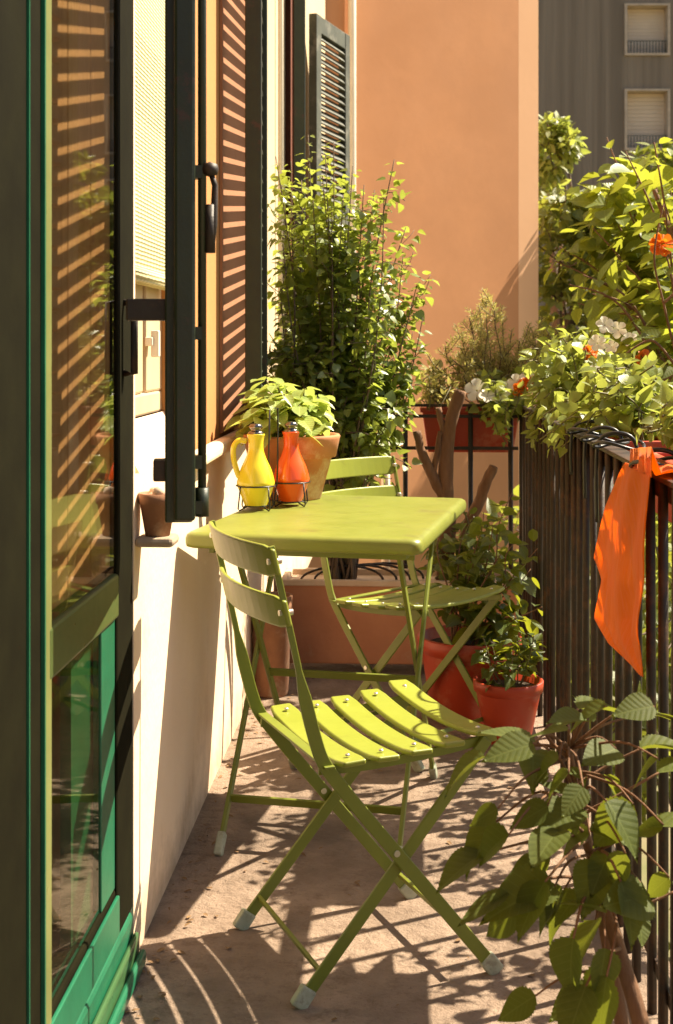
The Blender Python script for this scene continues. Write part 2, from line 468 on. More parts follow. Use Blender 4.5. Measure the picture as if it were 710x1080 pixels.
class Foliage:
    """collects leaves along stems"""
    def __init__(s): s.p, s.d, s.u, s.s = [], [], [], []
    def put(s, p, d, u, size): s.p.append(tuple(p)); s.d.append(tuple(d)); s.u.append(tuple(u)); s.s.append(size)
    def along(s, pts, step, size, t0=0.15, droop=.25, petiole=.4, whorl=2, jitter=.35, upb=.7):
        pts = [Vector(p) for p in pts]
        L = [0]
        for a, b in zip(pts, pts[1:]): L.append(L[-1] + (b - a).length)
        q = L[-1] * t0; ang = random.uniform(0, 6.28)
        while q < L[-1]:
            i = max(k for k in range(len(L)) if L[k] <= q); i = min(i, len(pts) - 2)
            t = (q - L[i]) / max(1e-6, L[i + 1] - L[i]); p = pts[i].lerp(pts[i + 1], t)
            tan = (pts[i + 1] - pts[i]).normalized()
            a = tan.orthogonal().normalized(); b = tan.cross(a)
            for w in range(whorl):
                th = ang + w * 2 * PI / whorl + random.uniform(-.5, .5)
                out = a * math.cos(th) + b * math.sin(th)
                sz = size * random.uniform(.6, 1.2) * (1 - .35 * (q / L[-1]) ** 3)
                d = out + tan * .35 + Vector((0, 0, -droop)) + Vector(unit(1)[0]) * jitter
                up = Vector((0, 0, upb)) + tan * .3 + Vector(unit(1)[0]) * .6
                s.put(p + out * sz * petiole, d, up, sz)
            ang += 1.3 + random.uniform(-.4, .4); q += step * random.uniform(.6, 1.4)
    def clump(s, c, rad, n, size, shell=.35, upb=.6):
        c = np.array(c); r = np.array(rad)
        v = unit(n); k = rng.uniform(shell, 1, n) ** .5
        pts = c + v * r * k[:, None]
        for p, o in zip(pts, v):
            d = o * .8 + unit(1)[0] * .7 + np.array((0, 0, -.25))
            u = np.array((0, 0, upb)) + o * .5 + unit(1)[0] * .5
            s.put(p, d, u, size * random.uniform(.6, 1.25))
    def build(s, name, kind, mat, parent): return leaves(name, kind, s.p, s.d, s.u, s.s, mat, parent)

def wander(a, b, n=6, amp=.03, sag=0.0):
    a, b = Vector(a), Vector(b); out = []
    for i in range(n + 1):
        t = i / n
        p = a.lerp(b, t) + Vector(unit(1)[0]) * amp * math.sin(PI * t) + Vector((0, 0, sag * math.sin(PI * t)))
        out.append(p)
    return smooth_pts(out, 3)

# ================================================================== SETTING
fl = MB().box((WALL, -1.6, -.14), (RAIL + .06, 5.25, 0)).build('floor', M['floor']); tag(fl, None, None, kind='structure')
g = MB().add([(-80, -60, -3.4), (140, -60, -3.4), (140, 200, -3.4), (-80, 200, -3.4)], [(0, 1, 2, 3)]).build('ground', M['ground'])
tag(g, None, None, kind='structure')

# ------------------------------------------------------------------ house
house = thing('house', 'house front with white plaster base, orange and cream walls, green shutters and glazed door', 'house', (WALL, 3.0, 0))
XI = WALL - .22
b = MB()
b.box((XI, -1.6, 0), (WALL, .95, .9)); b.box((XI, 2.52, 0), (WALL, 2.535, 2.6)); b.box((XI, 2.535, 0), (WALL, 3.14, .93))
b.box((XI, 3.14, 0), (WALL, 9.6, .885))
# sloping window sill
b.add([(WALL - .055, 2.58, .93), (WALL + .0, 2.58, .93), (WALL + .0, 3.14, .93), (WALL - .055, 3.14, .93), (WALL - .055, 2.58, 1.025), (WALL - .055, 3.14, 1.025)],
      [(0, 1, 2, 3), (0, 4, 1), (3, 2, 5), (4, 5, 2, 1), (0, 3, 5, 4)])
b.build('base_wall', M['dado'], house)
b = MB()
b.box((XI, -1.6, .9), (WALL - .015, .95, 4.6)); b.box((XI, .95, 2.6), (WALL - .015, 3.14, 4.6)); b.box((XI, 3.14, .885), (WALL - .015, 4.62, 4.6))
b.build('orange_wall', M['orange'], house)
b = MB()
b.box((XI, 4.62, .885), (WALL - .015, 5.9, 4.6)); b.box((XI, 5.9, 3.0), (WALL - .015, 6.9, 4.6)); b.box((XI, 6.9, .885), (WALL - .015, 9.6, 4.6))
b.build('cream_wall', M['cream'], house)
MB().box((WALL - .01, 3.17, .885), (WALL + .035, 4.14, .922)).build('ledge', M['dado'], house, bevel=.012, seg=3)
MB().box((WALL - .001, 2.528, .792), (WALL + .075, 2.602, .811)).build('window_shelf', M['stone'], house, bevel=.008)
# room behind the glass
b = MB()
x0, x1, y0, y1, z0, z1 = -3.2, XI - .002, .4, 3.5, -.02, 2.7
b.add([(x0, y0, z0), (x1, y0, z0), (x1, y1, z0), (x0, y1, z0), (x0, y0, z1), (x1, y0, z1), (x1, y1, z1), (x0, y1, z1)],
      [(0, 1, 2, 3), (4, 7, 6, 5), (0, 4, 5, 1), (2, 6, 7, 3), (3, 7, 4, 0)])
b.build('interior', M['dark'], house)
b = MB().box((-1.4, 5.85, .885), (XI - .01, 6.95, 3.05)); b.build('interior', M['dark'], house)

# inner casement of the window
xw = WALL - .06
wf = MB()
wf.box((xw - .05, 2.58, 1.025), (xw, 3.14, 1.075)); wf.box((xw - .05, 2.58, 2.5), (xw, 3.14, 2.6))
wf.box((xw - .05, 2.58, 1.075), (xw, 2.64, 2.5)); wf.box((xw - .05, 2.80, 1.075), (xw, 2.915, 2.5)); wf.box((xw - .05, 2.955, 1.075), (xw, 3.14, 2.5))
win = wf.build('window', surf('cream window paint', (.62, .47, .30), (.57, .42, .26), .5, 5), house, bevel=.006)
MB().box((xw - .035, 2.64, 1.075), (xw - .03, 2.80, 2.5)).build('pane', M['winglass'], win)
MB().box((xw - .045, 2.915, 1.075), (xw - .02, 2.955, 2.5)).build('gap_strip', M['brown'], win)
h = MB().box((xw, 2.93, 1.18), (xw + .018, 2.975, 1.2)); h.box((xw + .012, 2.94, 1.155), (xw + .03, 2.962, 1.215))
h.build('latch', M['pipe'], win, bevel=.003)

# glazed door
xd = WALL
dy0, dy1 = 1.12, 2.515
f = MB()
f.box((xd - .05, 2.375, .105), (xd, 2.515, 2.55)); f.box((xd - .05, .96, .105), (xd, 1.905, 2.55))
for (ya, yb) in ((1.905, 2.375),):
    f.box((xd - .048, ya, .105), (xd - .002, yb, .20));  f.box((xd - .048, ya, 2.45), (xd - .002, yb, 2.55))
door = f.build('glazed_door', M['doorshade'], house, bevel=.006)
mr = MB()
for (ya, yb) in ((1.9055, 2.3745),): mr.box((xd - .046, ya, .690), (xd + .004, yb, .77))
mr.build('middle_rail', M['olivegreen'], door, bevel=.006)
mr = MB().box((xd - .002, 1.872, .11), (xd + .006, 1.878, 2.5)); mr.build('door_seal', M['doorgreen'], door)
mr = MB().box((xd - .002, 1.80, .11), (xd + .004, 1.804, 2.5)); mr.build('door_seal', M['doorgreen'], door)
bd = MB()
bd.box((xd - .02, 1.906, .20), (xd - .006, 1.922, .689)); bd.box((xd - .02, 2.27, .20), (xd - .004, 2.3745, .689))
bd.box((xd - .02, 1.906, .771), (xd - .006, 1.922, 2.45))
bd.box((xd - .001, 1.91, .12), (xd + .006, 2.37, .19))
bd.build('glazing_bead', M['doorgreen'], door, bevel=.002)
MB().box((xd - .040, 2.13, .203), (xd - .022, 2.372, .686)).build('green_panel', M['doorgreen'], door)
ip = MB()
for k in range(3): ip.box((xd - .036, 1.925 + .1498 * k, .78), (xd - .012, 1.925 + .1498 * k + .1465, 2.44))
ip.build('inner_shutter', M['innerwood'], door, bevel=.004)
MB().box((xd - .004, 1.8795, .11), (xd + .003, 1.919, 2.5)).build('reflection_strip', M['olive'], door)  # added strip whose colour imitates a reflection beside the glass
pn = MB()
for (ya, yb) in ((1.922, 2.3745),):
    pn.box((xd - .009, ya, .771), (xd - .004, yb, 2.449))
pn.build('pane', M['glass'], door)
pn = MB()
for (ya, yb) in ((1.922, 2.27),):
    pn.box((xd - .012, ya, .201), (xd - .007, yb, .689))
pn.build('lower_pane', M['glass'], door)
th = MB().box((xd - .16, .95, 0), (xd + .0, 2.52, .10)).build('threshold', M['doorgreen'], house, bevel=.01)
MB().box((xd + .001, .95, .0), (xd + .012, 2.52, .06)).build('step', M['midgreen'], house, bevel=.01)
MB().box((xd + .013, .95, .0), (xd + .026, 2.515, .03)).build('step_edge', M['doorgreen'], house, bevel=.006)
kn = MB(); kn.tube([(xd, 2.43, 1.26), (xd + .02, 2.43, 1.26), (xd + .02, 2.43, 1.13), (xd, 2.43, 1.13)], .007)
kn.build('door_pull', M['iron'], door)

# ------------------------------------------------------------------ shutters
def shutter(label, near, far, z0, z1, thick, stile, fm, lm, pitch, depth, sth, tilt, rails=(0.0, .48, 1.0), railh=.09, stile_far=None):
    """leaf standing between two plan points; the frame is the part, the louvres a sub-part."""
    a = Vector((near[0], near[1], 0)); c = Vector((far[0], far[1], 0)); d = (c - a); w = d.length; d.normalize()
    n = Vector((d.y, -d.x, 0)); up = Vector((0, 0, 1)); sf = stile_far or stile
    m = MB()
    def bar(s0, s1, za, zb, th):
        m.obox(a + d * (s0 + s1) / 2 + up * (za + zb) / 2, d, n, up, (s1 - s0) / 2, th / 2, (zb - za) / 2)
    bar(0, stile, z0, z1, thick); bar(w - sf, w, z0, z1, thick)
    edges = []
    for t in rails:
        zc = z0 + (z1 - z0 - railh) * t
        bar(stile, w - sf, zc, zc + railh, thick - .006); edges.append((zc, zc + railh))
    fr = m.build('shutter', fm, house, bevel=.003)
    if label: fr['label'] = label
    ct, st = math.cos(tilt), math.sin(tilt)
    ln = (n * ct - up * st); lt = (n * st + up * ct)
    for (e0, e1) in zip(edges, edges[1:]):
        z = e0[1] + pitch * .6; l = MB()
        while z < e1[0] - pitch * .3:
            l.obox(a + d * (stile + w - sf) / 2 + up * z, d, ln, lt, (w - stile - sf) / 2 - .001, depth / 2, sth / 2); z += pitch
        l.build('louvres', lm, fr)
    return fr, a, d, n

# dark green leaf by the window, seen edge on
s1, a1, d1, n1 = shutter('flaking dark green shutter leaf standing out from window', (-.352, 2.05), (-.419, 2.45), .905, 2.7, .043, .05, M['dkgreen'], M['brown'], .038, .016, .005, R(4), (0, 1.0))
# the two boards of its meeting edge and the bolt
e = MB()
e.obox(a1 - d1 * .012 + n1 * .009 + Vector((0, 0, 1.80)), d1, n1, Vector((0, 0, 1)), 0.012, .0165, .89)
e.build('edge_board', M['dkgreen'], s1, bevel=.005)
e = MB()
bx = a1 + n1 * .036 - d1 * .004
for zz in (.93, 1.0, 1.2, 1.45, 1.8, 2.3):
    e.obox(bx - n1 * .012 + Vector((0, 0, zz)), d1, n1, Vector((0, 0, 1)), .012, .012, .01)
e.tube([bx + Vector((0, 0, .918)), bx + Vector((0, 0, 2.65))], .0068, 10)
e.tube([bx + Vector((0, 0, .915)), bx + Vector((0, 0, .96))], .0105, 10)
e.build('bolt_rod', M['dkgreen'], s1)
e = MB()
q = bx + n1 * .012
e.lathe([(.0, -.012), (.012, -.008), (.014, 0), (.012, .008), (0, .012)], 14, (q.x, q.y, 1.455))
e.tube([q + Vector((0, 0, 1.455)), q + n1 * .008 + Vector((0, 0, 1.43)), q + n1 * .006 + Vector((0, 0, 1.37)), q + n1 * .002 + Vector((0, 0, 1.335))], [.004, .005, .006, .006], 10)
e.tube([q + Vector((0, 0, 1.40)), q + Vector((0, 0, 1.325))], [.0085, .009], 10)
e.build('bolt_handle', M['iron'], s1)
for zz, ln_ in ((1.237, .07), (.985, .028)):
    e = MB()
    c0 = a1 + d1 * .03 - n1 * .012 + Vector((0, 0, zz))
    e.obox(c0 - n1 * ln_ / 2, d1, n1, Vector((0, 0, 1)), .02, ln_ / 2, .017)
    e.build('hinge_strap', M['iron'], s1, bevel=.003)

# green leaf held off the orange wall; sun falls through its louvres
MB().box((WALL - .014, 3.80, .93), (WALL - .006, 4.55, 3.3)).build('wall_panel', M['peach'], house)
shutter('green shutter leaf held just off the orange wall, sun striping the wall behind', (-.437, 3.80), (-.487, 4.45), .93, 3.2, .047, .06, M['dkgreen'], M['greyshut'], .048, .020, .005, R(0), (0, 1.0))
# window far down the wall
shutter('green shutter leaf beside far window', (-.468, 5.86), (WALL + .02, 6.3), .9, 3.3, .05, .08, M['dkgreen'], M['dkgreen'], .05, .04, .008, R(30))
w2 = MB().box((WALL - .08, 5.9, .885), (WALL - .03, 5.98, 3.0)); w2.box((WALL - .08, 6.82, .885), (WALL - .03, 6.9, 3.0)); w2.box((WALL - .08, 6.36, .885), (WALL - .03, 6.44, 3.0))
w2.build('window', M['brown'], house)
A = W(-.125, 6.98); B_ = W(.056, 7.5)
shutter('weathered grey green louvred shutter leaf swung out near the far corner', (A.x, A.y), (B_.x, B_.y), .9, 2.93, .045, .075, M['greyshut'], M['greyshut'], .04, .055, .008, R(50))
# thin white pipe on the cream wall
MB().tube([(WALL + .006, 5.46, .9), (WALL + .006, 5.46, 4.4)], .011, 10).build('pipe', M['pipe'], house)

# straw blind
bl = thing('roller_blind', 'pale woven straw roller blind hanging in the window', 'blind', (xw + .02, 2.86, 1.3))
m = MB(); pts = []
N_ = 14
vs = []; fs = []
for i in range(N_ + 1):
    z = 1.325 + (2.5 - 1.325) * i / N_
    xoff = .004 * math.sin(i * 1.3)
    for x_ in (xw + .022 + xoff, xw + .018 + xoff):
        for y_ in (2.60, 3.12): vs.append((x_, y_, z))
for i in range(N_):
    o = i * 4
    fs += [(o, o + 1, o + 5, o + 4), (o + 3, o + 2, o + 6, o + 7), (o + 2, o, o + 4, o + 6), (o + 1, o + 3, o + 7, o + 5)]
m.add(vs, fs); m.build('screen', M['blind'], bl)
MB().tube([(xw + .03, 2.60, 1.325), (xw + .03, 3.12, 1.325)], .018, 14).build('roll', M['blind'], bl)

# pot on the little shelf
pz = .812
sp = thing('clay_pot', 'small weathered clay pot on the stone shelf below window', 'pot', (-.482, 2.565, pz))
MB().lathe([(.0, .004), (.024, 0), (.034, .06), (.037, .062), (.037, .082), (.032, .082), (.03, .06), (0, .06)], 32, (-.482, 2.565, pz)).build('pot', M['oldpot'], sp)
b = MB()
for k in range(5):
    v = unit(1)[0]
    b.lathe([(0, -.010), (.011, -.006), (.013, 0), (.009, .008), (0, .011)], 9, (-.482 + .016 * v[0] + .004, 2.565 + .02 * v[1], pz + .07 + .004 * k))
b.build('pebbles', M['rim'], sp)

# ------------------------------------------------------------------ wing of the building and the far block
A = W(.06, 9.0); th_ = R(40) - YAW * 0
d = Vector((math.cos(th_), math.sin(th_), 0)); n = Vector((d.y, -d.x, 0)); up = Vector((0, 0, 1))
wing = thing('orange_building', 'plain apricot plastered building wing with paler corner band', 'building', (A.x, A.y, -3.4))
def on_wing(px):
    k = (px - CX) / F
    # camera ray in plan meets the wing plane
    r = W(k, 1.0); r.z = 0
    t = (A - Vector((0, 0, 0))).dot(n) / r.dot(n)
    return (r * t - Vector((A.x, A.y, 0))).dot(d)
sR = on_wing(568); sB = on_wing(547)
b = MB(); c = Vector((A.x, A.y, 0))
b.obox(c + d * (sB - 3) / 2 - n * 1.5 + up * 2.8, d, n, up, (sB + 3) / 2, 1.5, 6.2)
b.build('wall', M['wing'], wing)
b = MB(); b.obox(c + d * (sR + sB) / 2 - n * 1.5 + up * 2.8, d, n, up, (sR - sB) / 2 - .001, 1.5, 6.2)
b.build('corner_band', M['wing_band'], wing)
b = MB(); q = c + d * on_wing(368) + n * .035
b.tube([q + up * -3.3, q + up * 8.5], .028, 12); b.build('downpipe', M['pipe'], wing)

ZB = 32.0
gb = thing('grey_apartment_block', 'tall grey brown apartment block with shuttered windows far behind the trees', 'building', W(8, ZB, -3.4))
b = MB(); o = W(6.5, ZB); dx = W(1, ZB) - W(0, ZB); dy = W(0, ZB + 1) - W(0, ZB)
def fb(mb, p0, p1, y0_, y1_, yf0, yf1):
    """box on the block's front given by picture columns/rows at that distance; yf = depth range, minus is towards us"""
    xa = (p0 - CX) / F * ZB; xb = (p1 - CX) / F * ZB; ha = EYE - (y1_ - HOR) / F * ZB; hb = EYE - (y0_ - HOR) / F * ZB
    ctr = W((xa + xb) / 2, ZB + (yf0 + yf1) / 2, (ha + hb) / 2)
    mb.obox(ctr, dx, dy, up, (xb - xa) / 2, (yf1 - yf0) / 2, (hb - ha) / 2)
rows = [(-86, -26), (5, 58), (95, 158), (186, 249), (277, 340), (368, 431)]
colsx = [(659, 706), (800, 847)]
segs = [(480, 659), (706, 800), (847, 1000)]
for s0, s1_ in segs: fb(b, s0, s1_, -260, 600, 0, 6)
ys = [-260] + [v for r in rows for v in r] + [600]
for (c0, c1) in colsx:
    for k in range(0, len(ys), 2): fb(b, c0, c1, ys[k], ys[k + 1], 0, 6)
b.build('wall', M['concrete'], gb)
for (c0, c1) in colsx:
    for (r0, r1) in rows[:4]:
        w_ = MB()
        t = 2.2
        fb(w_, c0 - .5, c0 + t, r0 - 1, r1 + .8, -.06, .41); fb(w_, c1 - t, c1 + .5, r0 - 1, r1 + .8, -.06, .41)
        fb(w_, c0 + t, c1 - t, r0 - 1, r0 + 1.2, -.06, .3); fb(w_, c0 + t, c1 - t, r1 - t + .4, r1 + .8, -.06, .3)
        wf_ = w_.build('window', M['winframe'], gb)
        s_ = MB(); nsl = 14
        for k in range(nsl):
            ya = r0 + 1.2 + (r1 - r0 - 3.2) * k / nsl; fb(s_, c0 + t, c1 - t, ya + .25, ya + (r1 - r0 - 3.2) / nsl, .30 , .34)
        fb(s_, c0 + t, c1 - t, r0 + 1, r1 - 1, .345, .4)
        s_.build('roller_shutter', M['rollershut'], wf_)
        s_ = MB()
        fb(s_, c0 + t, c1 - t, r1 - 15.5, r1 - 14.8, .02, .05); fb(s_, c0 + t, c1 - t, r1 - 2.6, r1 - 2.0, .02, .05)
        for k in range(13):
            xx = c0 + t + 1.4 + k * (c1 - c0 - 2 * t - 3) / 12
            fb(s_, xx - .3, xx + .3, r1 - 15, r1 - 2.2, .02, .05)
        s_.build('window_guard', M['greyshut'], wf_)

# ------------------------------------------------------------------ furniture
def bar2(mb, p0, p1, nrm, w, t): return mb.ribbon([p0, p1], nrm, w, t)

def make_chair(label):
    ch = thing('folding_chair', label, 'chair', (0, 0, 0), 'lime green folding bistro chairs')
    HW = .176
    # seat of five dished slats
    s = MB(); rvs = []
    for k in range(5):
        xc = -.094 + k * .0665
        nseg = 12; rows_ = []
        hl = .203
        for i in range(nseg + 1):
            y = -hl + 2 * hl * i / nseg
            t = 1 - (y / hl) ** 2
            z = .455 - .015 * t - .006 * (1 - (2 * (k - 2) / 4) ** 2) + (.004 if k == 4 else 0) - .0055 * (4 - k)
            hw = .0268 * (1 if abs(y) < hl * .93 else .8)
            tilt = (.05 if k == 0 else (-.03 if k == 4 else 0))
            rows_.append([(xc - hw, y, z - .0055 - tilt * hw), (xc + hw, y, z - .0055 + tilt * hw), (xc + hw, y, z + .0055 + tilt * hw), (xc - hw, y, z + .0055 - tilt * hw)])
        vs = [p for r in rows_ for p in r]; fs = []
        for i in range(nseg):
            for q in range(4):
                a, b2 = i * 4 + q, i * 4 + (q + 1) % 4
                fs.append((a, a + 4, b2 + 4, b2))
        e = nseg * 4
        fs += [(0, 1, 2, 3), (e + 3, e + 2, e + 1, e)]
        s.add(vs, fs)
        for y in (-.165, .165):
            rv = MB(); rvs.append(rv); rv.lathe([(.0048, .0), (.0045, .002), (.0025, .0032), (0, .0036)], 10, (xc, y, .4545 - .0055 * (4 - k) - .006 * (1 - (2 * (k - 2) / 4) ** 2) + .0045))
    seat = s.build('seat', M['lime_seat'], ch, False, .004, 3)
    for rv in rvs: rv.build('rivet', M['rivet'], seat, False)
    # side frames
    prof = smooth_pts([(-.247, 0, .828), (-.225, 0, .735), (-.202, 0, .635), (-.184, 0, .555), (-.163, 0, .475), (-.146, 0, .432), (-.112, 0, .385), (-.05, 0, .308), (.194, 0, .012)], 5)
    wd = []
    for p in prof:
        wd.append(.012 if p.z > .60 else (.012 + .013 * min(1, (.60 - p.z) / .05)))
    for sgn in (-1, 1):
        y = sgn * (HW + .008)
        leg = MB().ribbon([(p.x, y, p.z) for p in prof], (0, 1, 0), wd, .007).build('back_leg', M['lime_leg'], ch, False, .0018)
        MB().ribbon([(.178, y, .032), (.203, y, .001)], (0, 1, 0), .032, .017).build('foot_cap', M['cap'], leg, False, .004)
        r_ = MB()
        for (xx, zz) in ((-.006, .254), (.0, .0)):
            if zz: r_.tube([(xx, y - .006, zz), (xx, y + .006, zz)], .006, 10)
        r_.build('pivot', M['rivet'], leg, False)
        y2 = sgn * (HW - .004)
        leg2 = MB().ribbon([(.188, y2, .438), (-.183, y2, .012)], (0, 1, 0), .0235, .007).build('front_leg', M['lime_leg'], ch, False, .0018)
        MB().ribbon([(-.171, y2, .032), (-.194, y2, .001)], (0, 1, 0), .032, .017).build('foot_cap', M['cap'], leg2, False, .004)
        MB().ribbon(smooth_pts([(-.150, sgn * (HW - .013), .416), (-.05, sgn * (HW - .013), .414), (.1, sgn * (HW - .013), .424), (.212, sgn * (HW - .013), .439)], 4), (0, 1, 0), .018, .006).build('seat_rail', M['lime_leg'], ch, False, .0015)
    # cross pieces
    MB().ribbon([(-.150, -HW + .002, .058), (-.150, HW - .002, .058)], (1, 0, .3), .012, .007).build('stretcher', M['lime_leg'], ch, False, .001)
    MB().ribbon([(.150, -HW, .07), (.150, HW, .07)], (1, 0, .3), .012, .007).build('stretcher', M['lime_leg'], ch, False, .001)
    MB().ribbon([(-.140, -HW - .02, .428), (-.140, HW + .02, .428)], (0, 0, 1), .020, .005).build('rear_bar', M['lime_leg'], ch, False, .001)
    # backrest boards, bowed backwards
    for zc, xc in ((.800, -.240), (.708, -.2185)):
        nseg = 14; rows_ = []
        for i in range(nseg + 1):
            y = -.192 + .384 * i / nseg
            bow = -.030 * (1 - (y / .192) ** 2)
            hh = .029 * (1 if abs(y) < .178 else .80)
            lean = .24
            cx = xc + bow
            rows_.append([(cx - .005 + lean * hh, y, zc - hh), (cx + .005 + lean * hh, y, zc - hh), (cx + .005 - lean * hh, y, zc + hh), (cx - .005 - lean * hh, y, zc + hh)])
        vs = [p for r in rows_ for p in r]; fs = []
        for i in range(nseg):
            for q in range(4):
                a, b2 = i * 4 + q, i * 4 + (q + 1) % 4
                fs.append((a, a + 4, b2 + 4, b2))
        e = nseg * 4
        fs += [(0, 1, 2, 3), (e + 3, e + 2, e + 1, e)]
        bb = MB().add(vs, fs).build('backrest_board', M['lime_seat'], ch, False, .004, 3)
        for y in (-.178, .178):
            MB().tube([(xc - .012, y, zc), (xc + .014, y, zc)], .0055, 10).build('rivet', M['rivet'], bb, False)
    return ch

c1 = make_chair('lime green slatted folding chair in the foreground, turned toward the railing')
def place(o, xc, z, fwd):
    p = W(xc, z); o.location = (p.x, p.y, 0)
    f_ = W(fwd[0], fwd[1]); o.rotation_euler = (0, 0, math.atan2(f_.y, f_.x))
place(c1, .046, 2.598, (.928, .371))
c2 = copy_tree(c1); c2['label'] = 'lime green folding chair behind the table, partly tucked under it'
place(c2, .222, 3.95, (.70, -.71))

# table
TC = W(.008, 3.375); TU = W(.976, -.216); TR = math.atan2(TU.y, TU.x)
tb = thing('bistro_table', 'lime green metal folding table standing against the white wall', 'table', (TC.x, TC.y, 0), rz=TR)
HX, HY, TH = .275, .42, .755
def rrect(hx, hy, r, z, n=6):
    out = []
    for (cx, cy, a0) in ((hx - r, hy - r, 0), (-hx + r, hy - r, 90), (-hx + r, -hy + r, 180), (hx - r, -hy + r, 270)):
        for k in range(n + 1):
            a = R(a0 + 90 * k / n); out.append((cx + r * math.cos(a), cy + r * math.sin(a), z))
    return out
m = MB(); loops = []
for (ins, z) in ((.010, TH - .036), (.002, TH - .033), (0, TH - .026), (0, TH - .014), (.003, TH - .006), (.010, TH - .001), (.020, TH), (.05, TH)):
    loops.append(rrect(HX - ins, HY - ins, max(.004, .026 - ins * .4), z))
n_ = len(loops[0]); vs = [p for l in loops for p in l]; fs = []
for i in range(len(loops) - 1):
    for k in range(n_):
        a, b2 = i * n_ + k, i * n_ + (k + 1) % n_
        fs.append((a, b2, b2 + n_, a + n_))
m.add(vs, fs, True)
o_ = (len(loops) - 1) * n_
m.f += [tuple(o_ + k for k in range(n_)), tuple(reversed(range(n_)))]; m.sm += [True, False]
m.build('table_top', M['lime'], tb, False)
for sx in (-.21, .21):
    y1 = (sx, -.345, .012); y2 = (sx, .215, .70)
    l1 = MB().ribbon([y1, y2], (1, 0, 0), .020, .010).build('leg', M['lime_leg'], tb, False, .002)
    MB().ribbon([(sx, -.322, .042), (sx, -.357, -.0)], (1, 0, 0), .026, .019).build('foot_cap', M['cap'], l1, False, .004)
    k = -.013 if sx > 0 else .013
    l2 = MB().ribbon([(sx + k, .298, .012), (sx + k, -.26, .70)], (1, 0, 0), .020, .010).build('leg', M['lime_leg'], tb, False, .002)
    MB().ribbon([(sx + k, .274, .042), (sx + k, .310, -.0)], (1, 0, 0), .026, .019).build('foot_cap', M['cap'], l2, False, .004)
MB().ribbon([(-.205, -.268, .105), (.205, -.268, .105)], (0, 1, .5), .022, .006).build('stretcher', M['lime_leg'], tb, False, .001)
MB().ribbon([(-.197, .03, .335), (.197, .03, .335)], (0, 1, .5), .022, .006).build('stretcher', M['lime_leg'], tb, False, .001)
for yy in (-.262, .215):
    MB().ribbon([(-.235, yy, .698), (.235, yy, .698)], (0, 1, 0), .026, .012).build('apron_bar', M['lime_leg'], tb, False, .001)
for xx in (-.225, .225):
    MB().ribbon([(xx, -.36, .708), (xx, .36, .708)], (1, 0, 0), .014, .012).build('apron_rail', M['lime_leg'], tb, False, .001)

# things on the table
def carafe(name, label, p, mat, handle):
    r = thing(name, label, 'carafe', p)
    prof = [(0, .0), (.026, 0), (.030, .002), (.040, .028), (.0485, .052), (.0475, .066), (.040, .092), (.028, .118), (.021, .138), (.0195, .155), (.021, .172), (.0235, .182), (.020, .182), (.017, .165), (0, .16)]
    MB().lathe(smooth_prof(prof), 40).build('body', mat, r, False)
    if handle:
        hp = smooth_pts([(-.024, -.006, .165), (-.044, -.010, .166), (-.056, -.012, .150), (-.056, -.012, .12), (-.049, -.010, .09), (-.042, -.008, .072)], 5)
        MB().tube(hp, .0072, 10).build('handle', mat, r, False)
    st = MB()
    st.lathe([(0, .176), (.016, .177), (.0205, .183), (.0205, .188), (.014, .191), (.010, .193), (.016, .197), (.018, .203), (.014, .209), (0, .211)], 28)
    st.build('stopper', M['steel'], r, False)
    return r
def smooth_prof(pr):
    v = smooth_pts([(a, 0, b) for a, b in pr], 4); return [(max(0, p.x), p.z) for p in v]
py = W(-.209, 3.44, TH + .014); po = W(-.121, 3.535, TH + .014)
carafe('carafe', 'yellow ceramic carafe with a handle in the wire stand', py, M['yellow'], True)
carafe('carafe', 'orange red ceramic carafe in the wire stand', po, M['redglaze'], False)
wr = thing('wire_stand', 'black wire carafe stand with tall handle on the table', 'stand', ((py + po) / 2).xy.to_3d() + Vector((0, 0, TH)))
wb = MB(); hb_ = MB()
dd = (po - py); dd.z = 0; dd.normalize(); pp = Vector((-dd.y, dd.x, 0))
for c0 in (py, po):
    c0 = Vector((c0.x, c0.y, TH))
    for zz, rr in ((.064, .0505), (.012, .028)):
        wb.tube([c0 + Vector((rr * math.cos(2 * PI * k / 28), rr * math.sin(2 * PI * k / 28), zz)) for k in range(29)], .0019, 6, False)
    for k in range(4):
        a = PI / 4 + k * PI / 2
        o1 = c0 + Vector((.0505 * math.cos(a), .0505 * math.sin(a), 0)); i1 = c0 + Vector((.028 * math.cos(a), .028 * math.sin(a), 0)); o2 = c0 + Vector((.058 * math.cos(a), .058 * math.sin(a), 0))
        wb.tube([o1 + Vector((0, 0, .064)), o2 + Vector((0, 0, .008)), o2 * .93 + c0 * .07 + Vector((0, 0, .0025)), i1 + Vector((0, 0, .012))], .0019, 6)
mid = Vector(((py.x + po.x) / 2, (py.y + po.y) / 2, TH))
hb_.tube([mid + pp * .012 + Vector((0, 0, .06)), mid + pp * .004 - dd * .015 + Vector((0, 0, .13)), mid - dd * .015 + Vector((0, 0, .258)), mid + dd * .015 + Vector((0, 0, .262)), mid + dd * .015 + Vector((0, 0, .13)), mid - pp * .012 + Vector((0, 0, .06))], .0022, 6)
wb.tube([mid - dd * .02 + Vector((0, 0, .064)), mid + dd * .02 + Vector((0, 0, .064))], .0019, 6)
wb.build('cradle', M['black_wire'], wr); hb_.build('handle', M['black_wire'], wr)

